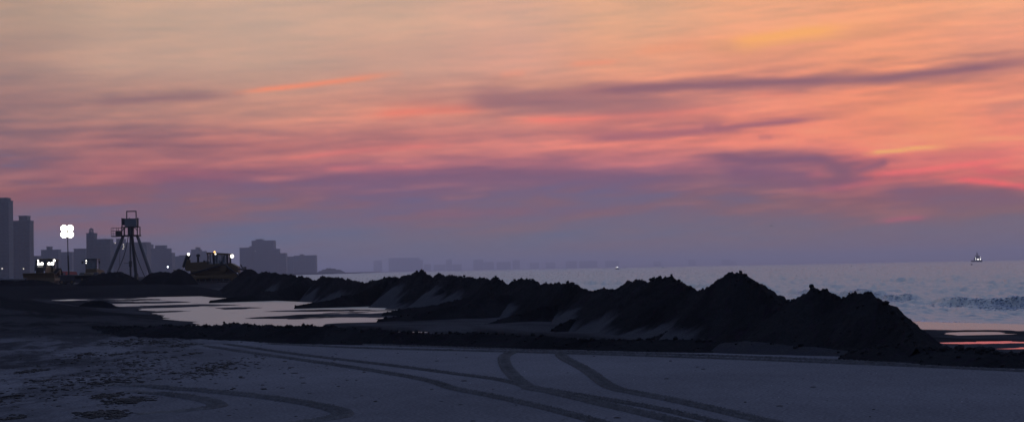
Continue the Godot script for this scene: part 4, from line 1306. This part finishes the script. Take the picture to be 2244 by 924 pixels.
func gull(where: Vector3) -> void:
	# one skin: body spindle, head and two bent wings
	var st := SurfaceTool.new()
	st.begin(Mesh.PRIMITIVE_TRIANGLES)
	var ring := []
	for k in 10:
		var z: float = [-0.27, -0.24, -0.19, -0.14, -0.05, 0.05, 0.14, 0.22, 0.30, 0.36][k]
		var r: float = [0.004, 0.018, 0.035, 0.036, 0.062, 0.066, 0.052, 0.030, 0.028, 0.012][k]
		var flat: float = [1, 1, 1, 1, 1, 1, 0.9, 0.6, 0.25, 0.15][k]
		var q := []
		for i in 10:
			q.append(Vector3(r * cos(TAU * i / 10), 0.0 + r * flat * sin(TAU * i / 10), z))
		ring.append(q)
	for k in 9:
		for i in 10:
			quad(st, ring[k][i], ring[k][(i + 1) % 10], ring[k + 1][(i + 1) % 10], ring[k + 1][i])
	for side in [-1, 1]:
		var pts := [[0.03, 0.02, -0.09, 0.11], [0.20, 0.085, -0.12, 0.10], [0.36, 0.10, -0.13, 0.07], [0.52, 0.075, -0.07, 0.07], [0.66, 0.055, 0.04, 0.09]]
		for k in 4:
			var a: Array = pts[k]
			var b: Array = pts[k + 1]
			for y in [0.008, -0.008]:
				quad(st, Vector3(side * a[0], a[1] + y, a[2]), Vector3(side * b[0], b[1] + y, b[2]), Vector3(side * b[0], b[1], b[3]), Vector3(side * a[0], a[1], a[3]))
			quad(st, Vector3(side * a[0], a[1] + 0.008, a[2]), Vector3(side * b[0], b[1] + 0.008, b[2]), Vector3(side * b[0], b[1] - 0.008, b[2]), Vector3(side * a[0], a[1] - 0.008, a[2]))
	st.generate_normals()
	var o := put("gull", st.commit(), mat.feather)
	o.position = where
	o.rotation = Vector3(0.1, 0.25, -0.05)
	tag(o, "small dark gull gliding with bent wings above the sea", "gull")


# ------------------------------------------------------------ the scene
func _ready() -> void:
	rng.seed = 7
	for q in [[n_big, 0.045, 2, 3], [n_mid, 0.22, 3, 5], [n_fine, 0.9, 3, 9]]:
		q[0].noise_type = FastNoiseLite.TYPE_SIMPLEX_SMOOTH
		q[0].frequency = q[1]
		q[0].fractal_octaves = q[2]
		q[0].seed = q[3]
	n_clod.noise_type = FastNoiseLite.TYPE_CELLULAR
	n_clod.cellular_return_type = FastNoiseLite.RETURN_DISTANCE2_SUB
	n_clod.frequency = 0.9
	n_clod.fractal_octaves = 2
	n_clod.seed = 4
	var cam := Camera3D.new()
	cam.name = "camera"
	cam.fov = 15.2415
	cam.near = 0.2
	cam.far = 40000.0
	add_child(cam)
	cam.position = Vector3(0, EYE, 0)
	cam.rotation_degrees = Vector3(2.1147, 0, -1.0885)
	cam.current = true
	var env := Environment.new()
	env.background_mode = Environment.BG_SKY
	env.sky = make_sky()
	env.tonemap_mode = Environment.TONE_MAPPER_LINEAR
	env.tonemap_exposure = 1.0
	# morning haze: pale, and like all fine droplets it scatters mostly forwards
	env.volumetric_fog_enabled = true
	env.volumetric_fog_density = HAZE
	env.volumetric_fog_albedo = Color(0.87, 0.885, 0.98)
	env.volumetric_fog_anisotropy = 0.6
	env.sdfgi_enabled = true
	env.ssao_enabled = true
	env.ssil_enabled = true
	var we := WorldEnvironment.new()
	we.name = "air"
	we.environment = env
	add_child(we)
	# the sun is still below the cloud bank on the right: only a trace of its light arrives
	var sun := DirectionalLight3D.new()
	sun.name = "sun"
	sun.light_color = Color(1.0, 0.6, 0.42)
	sun.light_energy = 0.003
	sun.light_angular_distance = 20.0
	sun.shadow_enabled = true
	add_child(sun)
	sun.rotation_degrees = Vector3(-5, 180 - 15, 0)

	mat.grain = noise_tex(0.02, 5, 0.72, 1.0)
	mat.mottle = noise_tex(0.03, 5, 0.70, 1.0, false, 0.0, 1024)
	mat.bumps = noise_tex(0.05, 5, 0.0, 1.0, false, 0.0, 1024, FastNoiseLite.TYPE_SIMPLEX_SMOOTH, 8)
	mat.ripple = noise_tex(0.02, 4, 0, 1, true, 6.0, 1024, FastNoiseLite.TYPE_SIMPLEX_SMOOTH, 3)
	mat.sand = earth(1.0, 1.0, 0.25, 0.55, 0.0)
	mat.mud = earth(1.0, 1.0, 0.3, 0.6, 0.0)
	mat.tread = earth(1.0, 0.95, 0.3, 1.4, 0.1)
	mat.foam = plain(srgb(0.75, 0.76, 0.78), 0.7, 0.0, false)
	var m := StandardMaterial3D.new()
	m.albedo_color = srgb(0.05, 0.10, 0.135)
	m.roughness = 0.40
	m.metallic_specular = 0.58
	m.normal_enabled = true
	m.normal_texture = mat.ripple
	m.normal_scale = 0.55
	m.uv1_triplanar = true
	m.uv1_world_triplanar = true
	m.uv1_scale = Vector3(0.22, 0.22, 0.22)
	mat.sea = m
	m = StandardMaterial3D.new()
	m.albedo_color = srgb(0.02, 0.022, 0.024)
	m.roughness = 0.3
	m.normal_enabled = true
	m.normal_texture = mat.ripple
	m.normal_scale = 0.8
	m.uv1_triplanar = true
	m.uv1_world_triplanar = true
	m.uv1_scale = Vector3(0.3, 0.3, 0.3)
	mat.pool = m
	m = StandardMaterial3D.new()
	m.albedo_color = srgb(0.03, 0.029, 0.029)
	m.roughness = 0.03
	m.normal_enabled = true
	m.normal_texture = mat.ripple
	m.normal_scale = 0.006
	m.uv1_triplanar = true
	m.uv1_world_triplanar = true
	m.uv1_scale = Vector3(0.4, 0.4, 0.4)
	mat.film = m
	mat.yellow = plain(srgb(0.11, 0.065, 0.014), 0.6)
	mat.steel = plain(srgb(0.03, 0.03, 0.033), 0.6, 0.3)
	mat.steel_grey = plain(srgb(0.07, 0.075, 0.08), 0.55, 0.3)
	mat.steel_pale = plain(srgb(0.13, 0.14, 0.15), 0.6)
	mat.chrome = plain(srgb(0.6, 0.6, 0.62), 0.25, 1.0, false)
	mat.tyre = plain(srgb(0.02, 0.02, 0.02), 0.85)
	mat.pipe = plain(srgb(0.16, 0.155, 0.15), 0.6)
	mat.red = plain(srgb(0.30, 0.02, 0.015), 0.35)
	mat.ship = plain(srgb(0.05, 0.05, 0.06), 0.6)
	mat.feather = plain(srgb(0.10, 0.10, 0.11), 0.8)
	mat.wall = plain(srgb(0.096, 0.096, 0.102), 0.85)
	mat.wall_grey = plain(srgb(0.072, 0.084, 0.090), 0.85)
	mat.wall_tan = plain(srgb(0.102, 0.090, 0.084), 0.85)
	for k in [mat.wall, mat.wall_grey, mat.wall_tan]:
		k.uv1_scale = Vector3.ONE * 0.03
	mat.glass_dark = plain(srgb(0.05, 0.055, 0.06), 0.3, 0.0, false)
	mat.lit = glow(Color(1.0, 0.95, 0.85), 1.6)
	mat.weed = plain(srgb(0.020, 0.014, 0.010), 0.9)
	mat.shell = plain(srgb(0.34, 0.32, 0.30), 0.8, 0.0, false)
	m = StandardMaterial3D.new()
	m.transparency = BaseMaterial3D.TRANSPARENCY_ALPHA
	m.albedo_color = Color(0.35, 0.4, 0.4, 0.35)
	m.roughness = 0.08
	mat.glass = m

	make_ground()
	make_sea()
	make_pools()
	# the long berm and the low ridges
	var clods := []
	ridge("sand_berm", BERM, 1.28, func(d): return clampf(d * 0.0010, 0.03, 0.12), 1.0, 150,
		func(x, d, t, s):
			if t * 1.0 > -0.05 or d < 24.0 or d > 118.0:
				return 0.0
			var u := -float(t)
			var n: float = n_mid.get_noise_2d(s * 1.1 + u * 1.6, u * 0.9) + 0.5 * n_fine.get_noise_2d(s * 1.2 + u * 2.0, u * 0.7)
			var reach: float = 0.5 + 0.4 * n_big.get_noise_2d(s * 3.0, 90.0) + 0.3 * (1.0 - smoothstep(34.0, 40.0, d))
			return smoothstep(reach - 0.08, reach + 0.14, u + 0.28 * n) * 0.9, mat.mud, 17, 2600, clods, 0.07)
	ridge("sand_ridge", RIDGE, 2.3, func(_d): return 0.035, 0.8, 50, func(_x, _d, _t, _s): return 0.0, mat.mud, 31, 1500, clods, 0.075)
	ridge("sand_ridge", END_RIDGE, 2.6, func(_d): return 0.03, 0.9, 50, func(_x, _d, _t, _s): return 0.0, mat.mud, 47, 900, clods, 0.08)
	ridge("sand_ledge", LEDGE, 1.9, func(_d): return 0.03, 0.8, 40, func(_x, _d, _t, _s): return 0.45, mat.mud, 53, 100, clods, 0.08)
	mat.clod = plain(srgb(0.024, 0.024, 0.025), 1.0)
	mat.clod.metallic_specular = 0.15
	for q in SPURS:
		ridge("sand_spur", q, 1.25, func(_d): return 0.04, 0.8, 60, func(_x, _d, _t, _s): return 0.0, mat.mud, 61, 120, clods, 0.07)
	many("sand_clods", lump(2), mat.clod, clods, "dark damp clods lying over the berm and the low ridges", "clods")
	heap("wide low dark sand heap in front of the loader cab", -41.7, 163.0, 7.8, 7.0, 1.6, 0.72, 1)
	heap("rounded dark sand heap at the foot of the tripod tower", -37.6, 168.0, 5.0, 6.0, 1.6, 0.72, 2)
	heap("dark sand heap in front of the side-on bulldozer's blade", -34.9, 165.0, 3.6, 4.0, 1.7, 0.72, 3)
	heap("dark sand heap behind the side-on bulldozer's ripper", -28.2, 168.0, 3.6, 5.0, 1.45, 0.72, 4)
	heap("long dark sand heap in front of the oncoming bulldozer", -53.0, 172.0, 8.2, 7.0, 0.9, 0.72, 5)
	heap("dark sand heap at the left edge of the picture", -59.0, 178.0, 10.0, 6.0, 1.05, 0.72, 6)
	heap("small dark lump of sand at the left end of the pool", -22.0, 83.0, 2.2, 1.8, 0.42, 0.12, 7)
	make_tracks()

	# machines on the fill
	bulldozer("yellow bulldozer seen side-on, facing left beside the long berm", Vector3(-32.6, 0.72, -172), PI, [
		[Vector3(2.72, 3.16, 0.62), Vector3(-0.1, 0.0, 1), 0.15, 3.0, 0.0],
		[Vector3(-0.30, 3.13, 1.0), Vector3(0, -0.1, 1), 0.07, 0.6, 0.0],
		[Vector3(-0.18, 3.36, 0.9), Vector3(0, 0.1, 1), 0.09, 0.6, 0.0, "beacon", Color(1.0, 0.72, 0.3)],
		[Vector3(-2.05, 2.86, 0.75), Vector3(-0.5, -0.1, 1), 0.21, 4.0, 0.3],
	].map(func(q): q[0].z = -q[0].z; q[1].z = -q[1].z; return q))
	bulldozer("bulldozer facing the camera with six bright work lights", Vector3(-59.1, 0.74, -200), -PI / 2, [
		[Vector3(0.8, 3.05, -1.05), Vector3(1, -0.05, 0), 0.16, 3.0, 0.0],
		[Vector3(0.8, 3.05, 1.05), Vector3(1, -0.05, 0), 0.16, 3.0, 0.0],
		[Vector3(1.0, 2.66, -0.88), Vector3(1, -0.05, 0), 0.21, 5.0, 0.0],
		[Vector3(1.0, 2.66, -0.46), Vector3(1, -0.05, 0), 0.21, 5.0, 0.0],
		[Vector3(1.0, 2.66, 0.46), Vector3(1, -0.05, 0), 0.21, 5.0, 0.0],
		[Vector3(1.0, 2.66, 0.88), Vector3(1, -0.05, 0), 0.21, 5.0, 0.0],
	])
	for q in PIPES:
		var first: Array = q[2][0]
		var o := Vector3(first[0], first[1], first[2])
		var t := thing("dredge_pipe", q[0], "pipe", o, 0.0, "dredge pipes on the fill")
		for k in q[2].size() - 1:
			var a: Array = q[2][k]
			var b: Array = q[2][k + 1]
			var va := Vector3(a[0], a[1], a[2]) - o
			var vb := Vector3(b[0], b[1], b[2]) - o
			tube_part("pipe_length", va, vb, q[1], q[1], mat.pipe, t, 12)
			tube_part("flange", vb - (vb - va).normalized() * 0.06, vb + (vb - va).normalized() * 0.06, q[1] * 1.5, q[1] * 1.5, mat.steel, t, 12)
	light_mast(Vector3(-53.75, 0.74, -190), 7.16)
	loader("small loader with a lit cab half hidden behind a sand heap", Vector3(-50.2, 0.74, -188), -PI / 2)
	van("dark red van with a glowing tail light below the floodlight mast", Vector3(-84.5, 0.74, -300), -PI / 2 - 0.35 + PI)
	tripod_tower(Vector3(-67.9, 0.74, -280))
	make_city()
	for q in [["white street lamp left of the tripod tower's leg", -330.0, 8.5, 1290.0, 0.75], ["small street lamp low right of the loader cab", -345.0, 5.6, 1310.0, 0.35], ["street lamp between the tripod tower and the side-on bulldozer", -284.0, 8.8, 1295.0, 0.62], ["dim street lamp under the tripod tower's winch", -309.0, 7.6, 1290.0, 0.35], ["street lamp in the gap right of the side-on bulldozer", -266.0, 3.6, 1600.0, 0.5], ["faint blue-white street lamp at the left edge", -425.0, 6.2, 1300.0, 0.6]]:
		street_lamp(q[0], Vector3(q[1], 1.1, -q[3]), q[2] - 1.1, q[4])
	# wooded headland on the far coast
	var hp := PackedVector3Array()
	var hc := PackedColorArray()
	for i in 24:
		for j in 61:
			var r := i / 23.0
			var a := TAU * (j % 60) / 60.0
			var px := cos(a) * r * 34.0
			var pz := sin(a) * r * 20.0
			hp.append(Vector3(-417.0 + px, 1.0 + 9.0 * (1.0 - r * r) * (1.0 + 0.5 * n_mid.get_noise_2d(px * 0.5, pz * 0.5)), -3600.0 + pz))
			hc.append(Color(0.04, 0.05, 0.04))
	struct("wooded_hill", sheet(hp, hc, 24, 61, true), mat.mud)
	ship(Vector3(679.5, SEA, -2300))
	boat("small boat with bright white deck lamps under the faint far blocks", Vector3(98.8, SEA, -1500), 0.75, true)
	boat("tiny dark boat on the horizon right of the white lit boat", Vector3(228.3, SEA, -2400), 0.55, false)
	buoy("round black buoy floating below the lit ship", Vector3(241.75, SEA - 0.2, -830), 0.5)
	buoy("smaller black buoy floating left of the round one", Vector3(211.9, SEA - 0.2, -986), 0.42)
	gull(Vector3(49.4, 8.87, -300))

	# litter on the sand
	var weed := []
	for q in WRACK:
		for k in int(q[4] * 1.6):
			var x: float = q[0] + rng.randfn(0, 0.5) * q[2]
			var d: float = q[1] + rng.randfn(0, 0.5) * q[3]
			var s := 0.012 + 0.04 * pow(rng.randf(), 2.5)
			weed.append(Transform3D(Basis.from_euler(Vector3(rng.randfn(0, 0.2), rng.randf() * TAU, rng.randfn(0, 0.2))).scaled(Vector3(s * rng.randf_range(1.0, 2.6), s * rng.randf_range(0.25, 0.7), s)), Vector3(x, ground(x, d) + s * 0.1, -d)))
	for k in 900:
		var d := rng.randf_range(15.5, 42.0)
		var x := d * rng.randf_range(-0.34, 0.34)
		if d > 39.0 - (x + 7.0) * 1.08 or rng.randf() < smoothstep(-0.2, 0.25, x / d) * 0.8:
			continue
		var s := 0.008 + 0.03 * pow(rng.randf(), 3.0)
		weed.append(Transform3D(Basis.from_euler(Vector3(0, rng.randf() * TAU, 0)).scaled(Vector3(s * rng.randf_range(1.0, 3.0), s * 0.6, s)), Vector3(x, ground(x, d) + s * 0.1, -d)))
	many("seaweed_wrack", lump(8, 0.8, 0.5), mat.weed, weed, "dark brown scraps of seaweed scattered over the pale sand", "seaweed")
	var shells := []
	for k in 90:
		var d := rng.randf_range(15.5, 36.0)
		var x := d * rng.randf_range(-0.34, 0.34)
		if d > 38.0 - (x + 7.0) * 1.08:
			continue
		var s := rng.randf_range(0.008, 0.022)
		shells.append(Transform3D(Basis.from_euler(Vector3(rng.randf(), rng.randf() * TAU, 0)).scaled(Vector3(s, s * 0.5, s)), Vector3(x, ground(x, d) + s * 0.2, -d)))
	many("shell_bits", lump(9, 0.5), mat.shell, shells, "tiny pale shell bits scattered over the foreground sand", "shells")
